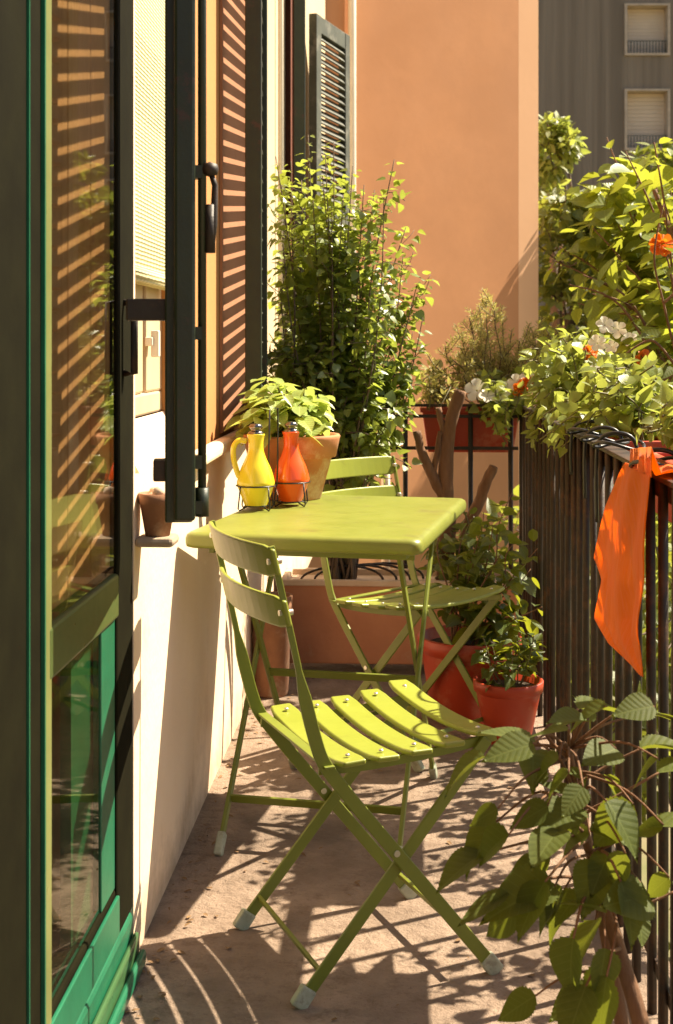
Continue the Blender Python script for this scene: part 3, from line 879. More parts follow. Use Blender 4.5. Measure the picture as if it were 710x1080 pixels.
# basil
bp_ = W(-.125, 3.71, TH)
bs = thing('basil_pot', 'bushy basil plant in terracotta pot on the table', 'potted plant', bp_)
MB().lathe([(0, .0), (.078, 0), (.082, .004), (.112, .116), (.124, .118), (.134, .168), (.136, .174), (.133, .179), (.122, .179), (.117, .15), (0, .15)], 48, (0, 0, 0)).build('pot', M['terracotta'], bs, False)
MB().disc((0, 0, .153), .118, 30, .008).build('soil', M['soil'], bs, False)
fo = Foliage(); stm = MB()
for k in range(24):
    a = random.uniform(0, 6.28); rr = .118 * math.sqrt(random.random())
    base = bp_ + Vector((rr * .45 * math.cos(a), rr * .45 * math.sin(a), .15))
    tip = bp_ + Vector((rr * 1.05 * math.cos(a) - .022, rr * 1.05 * math.sin(a), .345 - 3.5 * rr * rr + random.uniform(-.06, .0)))
    ps = wander(base, tip, 4, .012); stm.tube(ps, .0022, 5)
    for lv in range(3):
        p = ps[-1] - Vector((0, 0, .032 * lv))
        th0 = random.uniform(0, 6.28)
        for w in range(4 if lv == 0 else 3):
            t = th0 + w * PI / 2
            d_ = Vector((math.cos(t), math.sin(t), random.uniform(-.45, .15) - .1 * lv))
            fo.put(p + d_ * .008, d_, Vector((0, 0, 1)) + Vector(unit(1)[0]) * .25, random.uniform(.055, .088) * (.75 if lv == 0 else 1))
stm.build('stems', M['stem'], bs); fo.build('foliage', 'broad', M['basil'], bs)

# ------------------------------------------------------------------ railings
sr = thing('side_railing', 'dark iron balcony railing of close upright bars along the right edge', 'railing', (RAIL, 3.2, 0))
RT = .962
m = MB(); m.box((RAIL - .02, .2, RT - .010), (RAIL + .02, 5.08, RT)); m.box((RAIL - .006, .2, RT - .045), (RAIL + .006, 5.08, RT - .0105))
m.build('top_rail', M['iron'], sr, bevel=.002)
MB().box((RAIL - .006, .2, .075), (RAIL + .006, 5.08, .10)).build('bottom_rail', M['iron'], sr)
yv = 1.55; k = 0
while yv < 5.05:
    j = .004 * math.sin(k * 2.1)
    MB().tube([(RAIL - .012 + j, yv, -.02), (RAIL - .012 + j * .5, yv + .004 * math.sin(k * 1.7), .5), (RAIL - .012, yv, RT - .011)], .0088, 8).build('baluster', M['iron'], sr)
    yv += .118; k += 1

YB = W(0, 5.02).y
br = thing('back_railing', 'dark iron railing across the far end of the balcony', 'railing', (0, YB, 0))
m = MB(); m.box((WALL + .01, YB - .014, RT - .010), (RAIL - .022, YB + .014, RT)); m.box((WALL + .01, YB - .008, RT - .052), (RAIL - .022, YB + .008, RT - .040))
m.build('top_rail', M['iron'], br)
MB().box((WALL + .01, YB - .008, .79), (RAIL - .022, YB + .008, .802)).build('middle_rail', M['iron'], br)
MB().box((WALL + .01, YB - .008, .08), (RAIL - .022, YB + .008, .095)).build('bottom_rail', M['iron'], br)
for i, x_ in enumerate((-.49, -.25, .0, .245, .395)):
    MB().tube([(x_, YB, 0), (x_, YB, RT - .011)], .0095, 8).build('baluster', M['iron'], br)

# ------------------------------------------------------------------ planters
def box_planter(name, label, c, dx_, hx, hy, z0, z1, mat, taper=.9, cat='planter', group=None, rimmat=None, rimh=.018):
    r = thing(name, label, cat, (c[0], c[1], z0), group)
    d_ = Vector((dx_[0], dx_[1], 0)).normalized(); n_2 = Vector((-d_.y, d_.x, 0)); cc = Vector((c[0], c[1], 0))
    def ring(f, z, ins=0): return [cc + d_ * i * (hx * f - ins) + n_2 * j * (hy * f - ins) + up * z for i, j in ((-1, -1), (1, -1), (1, 1), (-1, 1))]
    m = MB(); L_ = [ring(taper, z0), ring(1, z1 - rimh)]
    m.add(L_[0] + L_[1], [(3, 2, 1, 0)] + [(k, (k + 1) % 4, (k + 1) % 4 + 4, k + 4) for k in range(4)])
    m.build('box', mat, r, bevel=.006)
    L_ = [ring(1, z1 - rimh, -.008), ring(1, z1, -.008), ring(1, z1, .016), ring(1, z1 - .05, .02)]
    m = MB(); vs = [p for l in L_ for p in l]; fs = []
    for i in range(3): fs += [(i * 4 + k, i * 4 + (k + 1) % 4, i * 4 + 4 + (k + 1) % 4, i * 4 + 4 + k) for k in range(4)]
    fs.append((0, 3, 2, 1))
    m.add(vs, fs); m.build('rim', rimmat or mat, r, bevel=.004)
    m = MB().add(ring(1, z1 - .03, .017), [(0, 1, 2, 3)]); m.build('soil', M['soil'], r)
    return r
DX = W(1, 0)
tc_ = W(.232, 4.87)
box_planter('trough', 'long terracotta trough with pale rim behind the second chair', tc_, (1, 0), .42, .125, .04, .342, M['trough'], .97, 'planter', None, M['rim'], .022)
pb = W(.515, 5.13)
box_planter('flower_box', 'red flower box hanging on the far railing', pb, (1, 0), .185, .085, .775, .945, M['redpot'], .88, 'flower box')
for i, (y_, lab) in enumerate(((2.62, 'dark terracotta flower box outside the railing behind the orange cloth'), (3.42, 'terracotta flower box outside the railing beyond the wire hangers'), (4.2, 'terracotta flower box outside the railing near the far corner'))):
    box_planter('flower_box', lab, (RAIL + .13, y_, 0), (0, 1), .24, .06, .83, .955, M['redpot'], .88, 'flower box', 'flower boxes outside the railing')

# big pot in the corner with the tall shrub
def lathe_pot(name, label, p, rb, rt, hh, mat, cat='potted plant'):
    r = thing(name, label, cat, p)
    MB().lathe([(0, 0), (rb * .96, 0), (rb, .006), (rt * .93, hh * .80), (rt * .94, hh * .82), (rt * 1.0, hh * .83), (rt * 1.02, hh * .985), (rt * 1.0, hh), (rt * .92, hh), (rt * .88, hh * .85), (0, hh * .85)], 48).build('pot', mat, r, False)
    MB().disc((0, 0, hh * .87), rt * .885, 30, .012).build('soil', M['soil'], r, False)
    return r
bp2 = W(.02, 4.88, 0)
sh = thing('tall_shrub', 'tall leafy climbing shrub rising from the left half of the trough', 'shrub', bp2)
pl_ = W(-.222, 4.5, 0)
lp = thing('clay_pot', 'weathered clay pot on the floor in the corner left of the trough', 'pot', pl_)
MB().lathe([(0, 0), (.056, 0), (.06, .006), (.066, .28), (.072, .29), (.073, .335), (.066, .335), (.06, .27), (0, .27)], 40).build('pot', M['oldpot'], lp, False)
fo = Foliage(); st = MB()
tips = [(291, 165), (325, 142), (343, 160), (352, 150), (300, 205), (318, 190), (372, 175), (384, 195), (416, 168), (405, 205), (428, 240), (440, 300), (446, 335), (430, 330),
        (298, 250), (310, 230), (330, 210), (350, 220), (365, 240), (392, 240), (400, 270), (415, 290), (296, 310), (310, 300), (335, 280), (360, 290), (380, 300), (424, 380), (436, 400), (410, 340),
        (295, 360), (320, 350), (345, 340), (372, 350), (395, 370), (418, 430), (400, 440), (375, 420), (350, 400), (330, 410), (388, 470), (408, 470), (360, 455), (300, 400), (395, 200), (378, 260), (425, 270), (340, 185), (307, 170), (362, 205)]
for (tx, ty) in tips:
    z_ = 4.78 + random.uniform(-.16, .14)
    tip = P(tx, ty, z_)
    base = bp2 + Vector((random.uniform(-.05, .05), random.uniform(-.05, .05), .31))
    midp = P(352 + (tx - 352) * .55 + random.uniform(-10, 10), min(520, max(ty + 60, 440)), z_)
    ps = smooth_pts([base, base.lerp(midp, .5) + Vector(unit(1)[0]) * .02, midp, midp.lerp(tip, .5) + Vector(unit(1)[0]) * .03, tip], 6)
    st.tube(ps, [.006 - .0045 * i / len(ps) for i in range(len(ps))], 5)
    fo.along(ps, .026, .046, .45 if ty < 300 else .5, .35, .5, 2, .5)
    for j in range(5):                                    # side shoots
        i = random.randint(int(len(ps) * .45), len(ps) - 3)
        q = ps[i] + Vector((random.uniform(-.12, .13), random.uniform(-.12, .12), random.uniform(-.05, .14)))
        e_ = wander(ps[i], q, 3, .01); st.tube(e_, .0014, 4); fo.along(e_, .024, .044, .1, .35, .5, 2, .5)
for (cx, cy, rx, rz_, nn) in ((345, 320, .17, .22, 330), (375, 400, .17, .18, 330), (335, 390, .15, .15, 220), (350, 250, .14, .14, 150), (385, 460, .12, .08, 120)):
    fo.clump(P(cx, cy, 4.8), (rx, .15, rz_), nn, .046, .1)
st.build('stems', M['bark_grey'], sh); fo.build('foliage', 'heart', M['ivy'], sh)

# red pots
p = W(.425, 4.22, 0)
rp = lathe_pot('red_pot_plant', 'large red pot with leafy dark plant beside the trough', p, .125, .165, .262, M['redpot'])
fo = Foliage(); st = MB()
for (tx, ty, z_) in ((465, 560, 4.3), (480, 610, 4.2), (520, 555, 4.3), (545, 570, 4.25), (560, 600, 4.15), (572, 640, 4.1), (500, 590, 4.25), (535, 620, 4.2), (555, 655, 4.1), (470, 640, 4.2), (515, 640, 4.15), (570, 575, 4.3), (490, 560, 4.4), (540, 520, 4.45), (528, 585, 4.2), (510, 540, 4.4)):
    base = p + Vector((random.uniform(-.06, .06), random.uniform(-.06, .06), .22)); tip = P(tx, ty, z_)
    ps = wander(base, tip, 4, .03, .04); st.tube(ps, [.004 - .0028 * i / len(ps) for i in range(len(ps))], 5)
    fo.along(ps, .034, .07, .3, .3, .45, 2, .5)
st.build('stems', M['bark'], rp); fo.build('foliage', 'broad', M['deep'], rp)
p = W(.513, 3.965, 0)
rp = lathe_pot('red_pot_plant', 'small red pot with a young herb by the railing foot', p, .066, .103, .185, M['redpot'])
fo = Foliage(); st = MB()
for k in range(10):
    a = random.uniform(0, 6.28)
    tip = p + Vector((.09 * math.cos(a) * random.uniform(.3, 1), .08 * math.sin(a), random.uniform(.24, .33)))
    ps = wander(p + Vector((.03 * math.cos(a), .03 * math.sin(a), .15)), tip, 3, .01); st.tube(ps, .002, 5)
    fo.along(ps, .02, .045, .4, .2, .5, 3, .5)
st.build('stems', M['stem'], rp); fo.build('foliage', 'heart', M['deep'], rp)

# sawn-off shrub in the trough
tr = thing('pruned_shrub', 'sawn off brown trunk with stubby branches growing from the trough', 'shrub', W(.42, 4.87, .31))
m = MB()
def q5(*a): return smooth_pts([P(x, y, z) for x, y, z in a], 4)
ps = q5((468, 620, 4.87), (472, 560, 4.87), (470, 520, 4.86), (471, 470, 4.86), (477, 440, 4.85), (486, 412, 4.84)); m.tube(ps, [.032 - .010 * i / len(ps) for i in range(len(ps))], 12)
ps = q5((471, 530, 4.86), (458, 505, 4.85), (445, 478, 4.84), (440, 455, 4.84)); m.tube(ps, [.022 - .008 * i / len(ps) for i in range(len(ps))], 10)
ps = q5((472, 480, 4.86), (468, 455, 4.85), (462, 430, 4.84)); m.tube(ps, [.014 - .004 * i / len(ps) for i in range(len(ps))], 8)
ps = q5((485, 615, 4.9), (492, 560, 4.9), (505, 530, 4.89), (512, 510, 4.88), (521, 492, 4.87)); m.tube(ps, [.024 - .007 * i / len(ps) for i in range(len(ps))], 10)
ps = q5((457, 503, 4.85), (462, 470, 4.84), (464, 455, 4.84)); m.tube(ps, [.012, .011, .01, .01, .01, .01, .009, .009, .008][:len(ps)], 8)
m.v = [tuple(Vector(v) + Vector(unit(1)[0]) * .0025) for v in m.v]
m.build('trunk', M['bark'], tr)
fo = Foliage(); st = MB()
for (tx, ty) in ((450, 545), (475, 560), (488, 535), (500, 545), (515, 550), (462, 580), (495, 580), (530, 560), (545, 590), (470, 600), (520, 595), (443, 570)):
    base = P(480 + random.uniform(-25, 25), 610, 4.85); tip = P(tx, ty, 4.75 + random.uniform(-.12, .1))
    ps = wander(base, tip, 3, .02); st.tube(ps, .003, 5); fo.along(ps, .03, .062, .2, .35, .4, 2, .5)
st.build('shoots', M['stem'], tr); fo.build('foliage', 'broad', M['deep'], tr)

# loop of cane stored in the trough
cn = thing('cane_hoops', 'dark bent cane hoops lying on the trough soil', 'hoops', W(.05, 4.85, .33))
m = MB()
for k in range(4):
    c_ = W(.02 + .05 * k, 4.83 + .02 * k, .325); 
    m.tube([c_ + Vector((.15 * math.cos(t), .02 * math.sin(2 * t), .055 * math.sin(t))) for t in [PI * i / 16 for i in range(17)]], .0045, 6)
m.build('hoops', M['iron'], cn)

# ---------------- plants of the far box
bxp = P(500, 440, 5.13)
ro = thing('rosemary', 'wispy upright rosemary bush in the far flower box', 'herb', W(.56, 5.12, .93))
fo = Foliage(); st = MB()
for (tx, ty) in ((487, 350), (495, 335), (505, 322), (513, 318), (522, 322), (530, 335), (540, 348), (548, 360), (556, 372), (500, 360), (515, 350), (528, 362), (540, 380), (520, 380), (484, 372), (478, 380), (560, 345), (572, 335), (580, 350), (590, 345), (598, 360), (568, 365), (470, 365), (450, 372), (534, 372), (508, 345), (552, 390), (498, 385)):
    base = P(520 + (tx - 520) * .35 + random.uniform(-6, 6), 425, 5.12); tip = P(tx, ty, 5.12 + random.uniform(-.1, .1))
    ps = wander(base, tip, 4, .025); st.tube(ps, .0022, 4)
    fo.along(ps, .0055, .030, .18, -.5, .05, 3, .35, .3)
    for j in range(4):
        i = random.randint(3, len(ps) - 2); q = ps[i] + Vector((random.uniform(-.06, .06), random.uniform(-.05, .05), random.uniform(.02, .08)))
        e_ = wander(ps[i], q, 2, .005); st.tube(e_, .0014, 4); fo.along(e_, .0055, .028, .1, -.5, .05, 3, .35, .3)
st.build('stems', M['bark_grey'], ro); fo.build('foliage', 'needle', M['rosemary'], ro)

def flower(parent, p, nrm, size, mat, n=5, name='flower'):
    nrm = Vector(nrm).normalized(); a = nrm.orthogonal().normalized(); b_ = nrm.cross(a); t0 = random.uniform(0, 1)
    ps, ds, us, ss = [], [], [], []
    for k in range(n):
        t = t0 + 2 * PI * k / n; o2 = a * math.cos(t) + b_ * math.sin(t)
        ps.append(Vector(p) + o2 * size * .04); ds.append(o2 + nrm * .25); us.append(nrm); ss.append(size * .5)
    return leaves(name, 'petal', ps, ds, us, ss, mat, parent)
def pom(parent, p, size, mat):
    v = unit(36); ps = [Vector(p) + Vector(x) * size * .12 for x in v]
    return leaves('flower', 'petal', ps, v, unit(36), [size * .4] * 36, mat, parent)

def trailing(label, base, spots, size, mat, whites, oranges, step=.03, kind='heart', name='trailing_plant', clumps=()):
    r = thing(name, label, 'plant', base, 'flowering plants in the railing boxes')
    fo = Foliage(); st = MB()
    for (tx, ty, z_) in spots:
        b0 = Vector(base) + Vector((random.uniform(-.04, .04), random.uniform(-.22, .22), -.01)); tip = P(tx, ty, z_)
        if (tip - b0).length > .6: b0 = b0.lerp(tip, .4); b0.z = base[2]
        ps = wander(b0, tip, 4, .03, .05); st.tube(ps, .0022, 4); fo.along(ps, step, size, .2, .3, .4, 2, .55)
    for (cx, cy, z_, rx, rz_, nn) in clumps: fo.clump(P(cx, cy, z_), (rx, rx, rz_), nn, size, .1)
    st.build('stems', M['stem'], r); fo.build('foliage', kind, mat, r)
    for (tx, ty, z_, s_) in whites: flower(r, P(tx, ty, z_), (random.uniform(-.5, .2), -1, random.uniform(.3, .9)), s_, M['petal_white'])
    for (tx, ty, z_, s_) in oranges: pom(r, P(tx, ty, z_), s_, M['petal_orange'])
    return r
def spread(px0, px1, py0, py1, z0, z1, n):
    return [(random.uniform(px0, px1), random.uniform(py0, py1), random.uniform(z0, z1)) for _ in range(n)]
# on the far rail
trailing('pale fern like trailing plant at the left of the far flower box', P(460, 428, 5.1), spread(440, 492, 385, 425, 5.05, 5.15, 16), .035, M['rosemary'], [], [], .014, 'oval')
trailing('white petunia with an orange bloom hanging over the far flower box', P(525, 432, 5.0), spread(498, 560, 398, 452, 4.85, 5.05, 26) + spread(500, 535, 440, 470, 4.85, 4.95, 6), .045, M['lush'],
         [(503, 412, 4.9, .085), (528, 417, 4.88, .07), (514, 418, 4.85, .06), (545, 404, 4.9, .065), (534, 410, 4.92, .06), (556, 398, 4.9, .05)], [(553, 406, 4.88, .055), (546, 411, 4.86, .05), (560, 403, 4.87, .05)])
trailing('lush green petunia with white blooms in the corner flower box', (RAIL + .13, 4.25, .95), spread(555, 640, 345, 460, 3.9, 4.7, 70) + spread(555, 600, 430, 470, 4.2, 4.5, 16), .05, M['lush'],
         [(652, 348, 3.85, .05), (638, 343, 3.85, .05), (664, 358, 3.85, .045), (630, 362, 3.9, .05), (645, 366, 3.85, .04), (628, 392, 3.9, .04), (590, 408, 4.2, .04)], [(622, 372, 4.0, .05), (680, 378, 3.7, .05)], .03, 'heart', 'trailing_plant', [(610, 400, 4.2, .13, .10, 240)])
trailing('yellow green leafy plant spilling over the box beyond the hangers', (RAIL + .13, 3.42, .95), spread(615, 700, 385, 452, 3.2, 3.7, 40) + spread(560, 640, 425, 478, 3.4, 4.0, 18), .05, M['lush'], [(615, 440, 3.7, .05), (600, 432, 3.8, .045)], [(660, 415, 3.4, .035), (668, 402, 3.4, .035)], .03, 'heart', 'trailing_plant', [(650, 425, 3.5, .12, .06, 160)])
trailing('low sparse leafy plant in the box behind the orange cloth', (RAIL + .16, 2.42, .95), spread(678, 725, 425, 458, 2.3, 2.55, 20), .045, M['lush'], [], [], .03)

for y_, lab in ((2.45, 'loose leafy vine hanging outside the railing nearest the viewer'), (3.1, 'loose leafy vine hanging outside the middle of the railing'), (3.85, 'loose leafy vine hanging outside the railing behind the red pots')):
    b0 = Vector((RAIL + .22, y_, .86)); r = thing('hanging_vine', lab, 'vine', b0, 'vines hanging outside the railing')
    st = MB(); fo = Foliage()
    for k in range(13):
        a_ = b0 + Vector((random.uniform(-.04, .12), random.uniform(-.32, .32), random.uniform(-.02, .06)))
        e_ = a_ + Vector((random.uniform(-.03, .2), random.uniform(-.12, .12), -random.uniform(.12, .5)))
        ps = wander(a_, e_, 4, .03); st.tube(ps, .002, 4); fo.along(ps, .04, .055, .05, .4, .5, 2, .5)
    st.build('stems', M['stem'], r); fo.build('foliage', 'heart', M['lush'], r)
# large leaved climber outside the rail, upper right
cl = thing('climbing_shrub', 'tall broad leaved climbing shrub with orange bloom outside the railing, upper right', 'shrub', W(1.15, 4.7, -3.4))
fo = Foliage(); st = MB()
tips_ = [(640, 145), (655, 180), (690, 150), (705, 175), (660, 160), (625, 240), (610, 270), (600, 300), (625, 310), (650, 270), (680, 230), (700, 210), (660, 215), (690, 190), (590, 260), (640, 330), (670, 300), (700, 260), (715, 300), (640, 220),
         (715, 150), (720, 200), (615, 290), (585, 275), (655, 250), (680, 270), (705, 330), (730, 260), (610, 320)]
for (tx, ty) in tips_:
    z_ = random.uniform(4.6, 5.6)
    b0 = P(720 + random.uniform(-10, 40), 420, z_); tip = P(tx, ty, z_)
    midp = b0.lerp(tip, .5) + Vector((0, 0, .12))
    ps = smooth_pts([b0, midp, tip], 6); st.tube(ps, [.007 - .005 * i / len(ps) for i in range(len(ps))], 5)
    fo.along(ps, .058, .115, .15, .25, .35, 2, .5)
fo.clump(P(668, 240, 5.4), (.22, .25, .30), 150, .12, .1); fo.clump(P(705, 330, 5.3), (.16, .2, .2), 70, .11, .1)
main_ = smooth_pts([W(1.15, 4.7, -3.4), W(1.3, 4.9, -1.0), P(735, 420, 5.0), P(725, 300, 5.0), P(690, 200, 5.0)], 6)
st.tube(main_, [.03 - .022 * i / len(main_) for i in range(len(main_))], 8)
st.build('branches', M['bark'], cl); fo.build('foliage', 'broad', M['limeleaf'], cl)
pom(cl, P(698, 258, 4.4), .08, M['petal_orange'])

# dark sprig in front of it
sg = thing('rose_sprig', 'arching reddish sprig with large round dark leaves over the flower boxes', 'plant', P(745, 470, 3.7))
st = MB(); fo = Foliage()
for poly in (((745, 470), (715, 380), (700, 320), (690, 270), (700, 215)), ((712, 385), (690, 360), (672, 365), (655, 378)), ((716, 390), (700, 400), (680, 405), (665, 415)), ((700, 320), (722, 300), (735, 290)), ((715, 380), (722, 400), (705, 420))):
    ps = smooth_pts([P(x, y, 3.7) for x, y in poly], 5); st.tube(ps, [.0045 - .0025 * i / len(ps) for i in range(len(ps))], 6)
    fo.along(ps, .064, .076, .25, .3, .4, 2, .35)
st.build('stem', M['bark'], sg); fo.build('foliage', 'broad', M['dull'], sg)

# ------------------------------------------------------------------ garden behind
def tree(name, label, cat, base, trunk_top, clumps, size, kind, mat, group=None, r0=.09):
    r = thing(name, label, cat, base, group); st = MB(); fo = Foliage()
    t = smooth_pts([base, Vector(base).lerp(trunk_top, .5) + Vector((.1, 0, 0)), trunk_top], 5)
    st.tube(t, [r0 * (1 - .6 * i / len(t)) for i in range(len(t))], 9)
    for (c_, rad, n_) in clumps:
        ps = wander(t[int(len(t) * .6)], c_, 4, .15); st.tube(ps, [r0 * .35 * (1 - .8 * i / len(ps)) for i in range(len(ps))], 5)
        fo.clump(c_, rad, n_, size, .15)
        for k in range(7):
            v = unit(1)[0]; q = Vector(c_) + Vector(v * np.array(rad) * 1.15); e_ = wander(c_, q, 3, .05); st.tube(e_, .006, 4); fo.along(e_, size * .7, size, .4, .2, .4, 2, .5)
    st.build('trunk', M['bark_grey'], r); fo.build('crown', kind, mat, r); return r
Z1 = 12.5
tree('garden_tree', 'bright feathery tree just right of the apricot building wing', 'tree', W(2.1, Z1, -3.4), P(580, 230, Z1),
     [(P(580, 160, Z1), (.22, .3, .3), 260), (P(597, 152, Z1), (.14, .2, .16), 140), (P(572, 195, Z1), (.2, .3, .22), 200), (P(585, 135, Z1), (.12, .2, .12), 80)], .11, 'oval', M['lush'], None)
Z2 = 10.5
tree('garden_bush', 'dense dark bush with pale sunlit top right of the apricot wing', 'bush', W(1.9, Z2, -3.4), P(600, 330, Z2),
     [(P(592, 225, Z2), (.25, .4, .16), 330), (P(625, 222, Z2), (.22, .4, .14), 280), (P(655, 235, Z2), (.25, .4, .2), 280), (P(590, 275, Z2), (.3, .4, .3), 300), (P(630, 280, Z2), (.3, .4, .3), 300), (P(680, 280, Z2), (.4, .4, .4), 300), (P(720, 240, Z2), (.4, .4, .4), 300),
      (P(600, 340, Z2), (.4, .5, .4), 300), (P(660, 350, Z2), (.5, .5, .4), 300), (P(720, 340, Z2), (.5, .5, .4), 260)], .085, 'heart', M['hedge'], None)
Z3 = 15.0
tree('garden_tree', 'leafy green tree behind the climbing shrub at right edge', 'tree', W(4.2, Z3, -3.4), P(740, 280, Z3),
     [(P(705, 190, Z3), (.5, .5, .45), 300), (P(745, 200, Z3), (.6, .6, .6), 300), (P(700, 260, Z3), (.7, .6, .5), 300), (P(650, 270, Z3), (.5, .5, .4), 220)], .15, 'heart', M['hedge'], None)
# greenery below, seen between the bars
for i, (xc, z_, h_, rr, lab) in enumerate(((2.1, 7.5, -.2, .8, 'rounded green bush below the balcony, seen between the nearest bars'), (1.55, 8.6, -.4, .9, 'green bush below the balcony, seen between the middle bars'),
                                       (2.9, 6.4, -1.2, .9, 'large green bush low in the garden at the right edge'), (3.6, 9.5, -.3, 1.2, 'broad green bush farther back in the garden'))):
    c_ = W(xc, z_, h_)
    tree('garden_bush', lab, 'bush', W(xc, z_, -3.4), W(xc, z_, h_ - .3), [(c_, (rr, rr, rr * .8), 420), (c_ + Vector((.5, .2, -.6)), (rr, rr, rr * .8), 300), (c_ + Vector((-.5, -.1, -.7)), (rr * .9, rr, rr * .8), 300)], .13, 'heart', M['hedge'], 'bushes below the balcony', .06)

# ------------------------------------------------------------------ foreground shrub at right
fg = thing('broad_leaved_shrub', 'drooping shrub with big serrated leaves in the right foreground', 'shrub', P(715, 1245, 1.92))
st = MB(); fo = Foliage()
stem_ = smooth_pts([P(705, 1235, 1.9), P(678, 1090, 1.9), P(655, 1010, 1.92), P(632, 930, 1.95), P(612, 860, 1.98), P(600, 790, 2.0)], 5)
st.tube(stem_, [.015 - .010 * i / len(stem_) for i in range(len(stem_))], 9)
st.tube(smooth_pts([P(695, 1240, 1.98), P(662, 1110, 1.98), P(646, 1020, 1.99), P(625, 900, 2.05)], 4), .011, 9)
brs = [((612, 860, 1.98), (570, 835, 1.95), (522, 868, 1.92)), ((618, 880, 1.97), (570, 885, 1.93), (510, 900, 1.90)), ((630, 930, 1.95), (590, 925, 1.9), (535, 940, 1.87)),
       ((600, 790, 2.0), (560, 786, 2.0), (512, 798, 2.0)), ((600, 800, 2.0), (630, 768, 2.05), (680, 752, 2.1)),
       ((604, 830, 1.99), (590, 800, 1.97), (565, 782, 1.97)), ((612, 860, 1.98), (650, 840, 1.95), (695, 815, 1.95)), ((625, 900, 1.96), (655, 885, 1.9), (685, 872, 1.88)), ((640, 950, 1.93), (675, 955, 1.9), (712, 940, 1.9)), ((620, 885, 1.97), (600, 900, 1.88), (575, 930, 1.85)),
       ((655, 1000, 1.92), (635, 1010, 1.85), (618, 1040, 1.82)), ((604, 830, 1.99), (645, 805, 2.0), (675, 790, 2.0)), ((632, 930, 1.95), (615, 950, 1.86), (605, 990, 1.84)), ((618, 880, 1.97), (605, 870, 1.9), (590, 875, 1.86)), ((600, 800, 2.0), (575, 770, 2.0), (610, 748, 2.02)), ((640, 950, 1.93), (650, 975, 1.85), (640, 1030, 1.82)), ((625, 900, 1.96), (640, 900, 1.88), (655, 930, 1.85)), ((612, 860, 1.98), (620, 830, 1.9), (640, 845, 1.87))]
for tri in brs:
    ps = smooth_pts([P(*q) for q in tri], 6); st.tube(ps, [.0032 - .0018 * i / len(ps) for i in range(len(ps))], 6)
    fo.along(ps, .12, .07, .45, .3, .22, 1, .45, 1.1)
    tdir = ps[-1] - ps[-3]
    fo.put(ps[-1], tdir.normalized() + Vector((0, 0, -.3)), (0, 0, 1), .085)
for (bx0, by0, tx0, ty0) in ((525, 853, 490, 873), (578, 850, 530, 876), (537, 880, 488, 913), (563, 785, 500, 800), (640, 745, 590, 768), (590, 800, 550, 830), (600, 815, 568, 845), (610, 850, 560, 880),
        (668, 848, 612, 902), (565, 905, 532, 925), (585, 935, 497, 962), (590, 950, 556, 990), (548, 960, 503, 990), (602, 960, 563, 1002), (622, 1040, 572, 1082), (565, 1050, 517, 1080),
        (638, 1000, 632, 1065), (685, 945, 630, 955), (706, 925, 676, 950), (694, 800, 660, 832), (690, 745, 640, 752), (600, 770, 548, 775), (622, 880, 580, 905), (650, 790, 610, 805), 
        (628, 970, 600, 1020), (660, 900, 640, 945), (615, 830, 590, 865), (700, 870, 660, 880), (620, 760, 575, 752)):
    z0_ = 1.90 + random.uniform(-.07, .06)
    b0 = P(bx0, by0, z0_); t0_ = P(tx0, ty0, z0_ + random.uniform(-.06, .05))
    q = min(stem_, key=lambda v: abs(v.z - b0.z - .02))
    tw = smooth_pts([q, q.lerp(b0, .6) + Vector((0, 0, .018)), b0], 5); st.tube(tw, [.0026 - .0014 * i / len(tw) for i in range(len(tw))], 5)
    fo.put(b0, t0_ - b0, Vector((random.uniform(-.5, .5), random.uniform(-.9, -.1), .8)), (t0_ - b0).length * .86)
st.build('branches', M['bark'], fg); fo.build('foliage', 'serrate', M['dull'], fg)

# ------------------------------------------------------------------ cloth over the rail
def on_rail(px, py, x):
    k = (px - CX) / F
    z = x / (k * CA - SA)
    return Vector((x, k * z * SA + z * CA, EYE - (py - HOR) / F * z))
Lf = [(672, 474), (659, 500), (646, 535), (633, 588), (641, 612), (635, 652), (650, 680), (683, 712)]
Rt = [(697, 472), (697, 500), (697, 535), (694, 585), (693, 618), (690, 650), (688, 675), (686, 714)]
def resample(pl, n):
    out = []
    for i in range(n + 1):
        t = i / n * (len(pl) - 1); k = min(int(t), len(pl) - 2); f_ = t - k
        out.append((pl[k][0] + (pl[k + 1][0] - pl[k][0]) * f_, pl[k][1] + (pl[k + 1][1] - pl[k][1]) * f_))
    return out
NT, NS = 60, 36
La, Ra = resample(Lf, NT), resample(Rt, NT)
rows_ = []
for k in range(5):                                            # the part that lies over the rail and outside
    row = []
    for s_ in range(NS + 1):
        u_ = s_ / NS
        p0 = on_rail(La[0][0] + (Ra[0][0] - La[0][0]) * u_, 474, RAIL - .028)
        t = (4 - k) / 4
        xx = RAIL - .028 + .046 * min(1, t * 1.2); zz = RT + .006 + .006 * math.sin(PI * min(1, t)) - (.06 * max(0, t - .75) * 4)
        row.append((xx, p0.y, zz + .004 * math.sin(u_ * 14)))
    rows_.append(row)
for i in range(NT + 1):
    row = []
    for s_ in range(NS + 1):
        u_ = s_ / NS; px_ = La[i][0] + (Ra[i][0] - La[i][0]) * u_; py_ = La[i][1] + (Ra[i][1] - La[i][1]) * u_
        t = i / NT
        fold = (.013 * math.sin(u_ * 11 + .9 * t) + .006 * math.sin(u_ * 24 - 1.5 * t) + .004 * math.sin(u_ * 6 + t * 15)) * min(1, .45 + t) - .01 * t
        fold *= min(1, (Ra[i][0] - La[i][0]) / 40)
        q = on_rail(px_, py_, RAIL - .030)
        row.append((q.x - .011 + fold * .55, q.y, min(q.z, RT + .004) if i > 0 else q.z))
    rows_.append(row)
vs = [p for r in rows_ for p in r]; w_ = NS + 1; fs = []
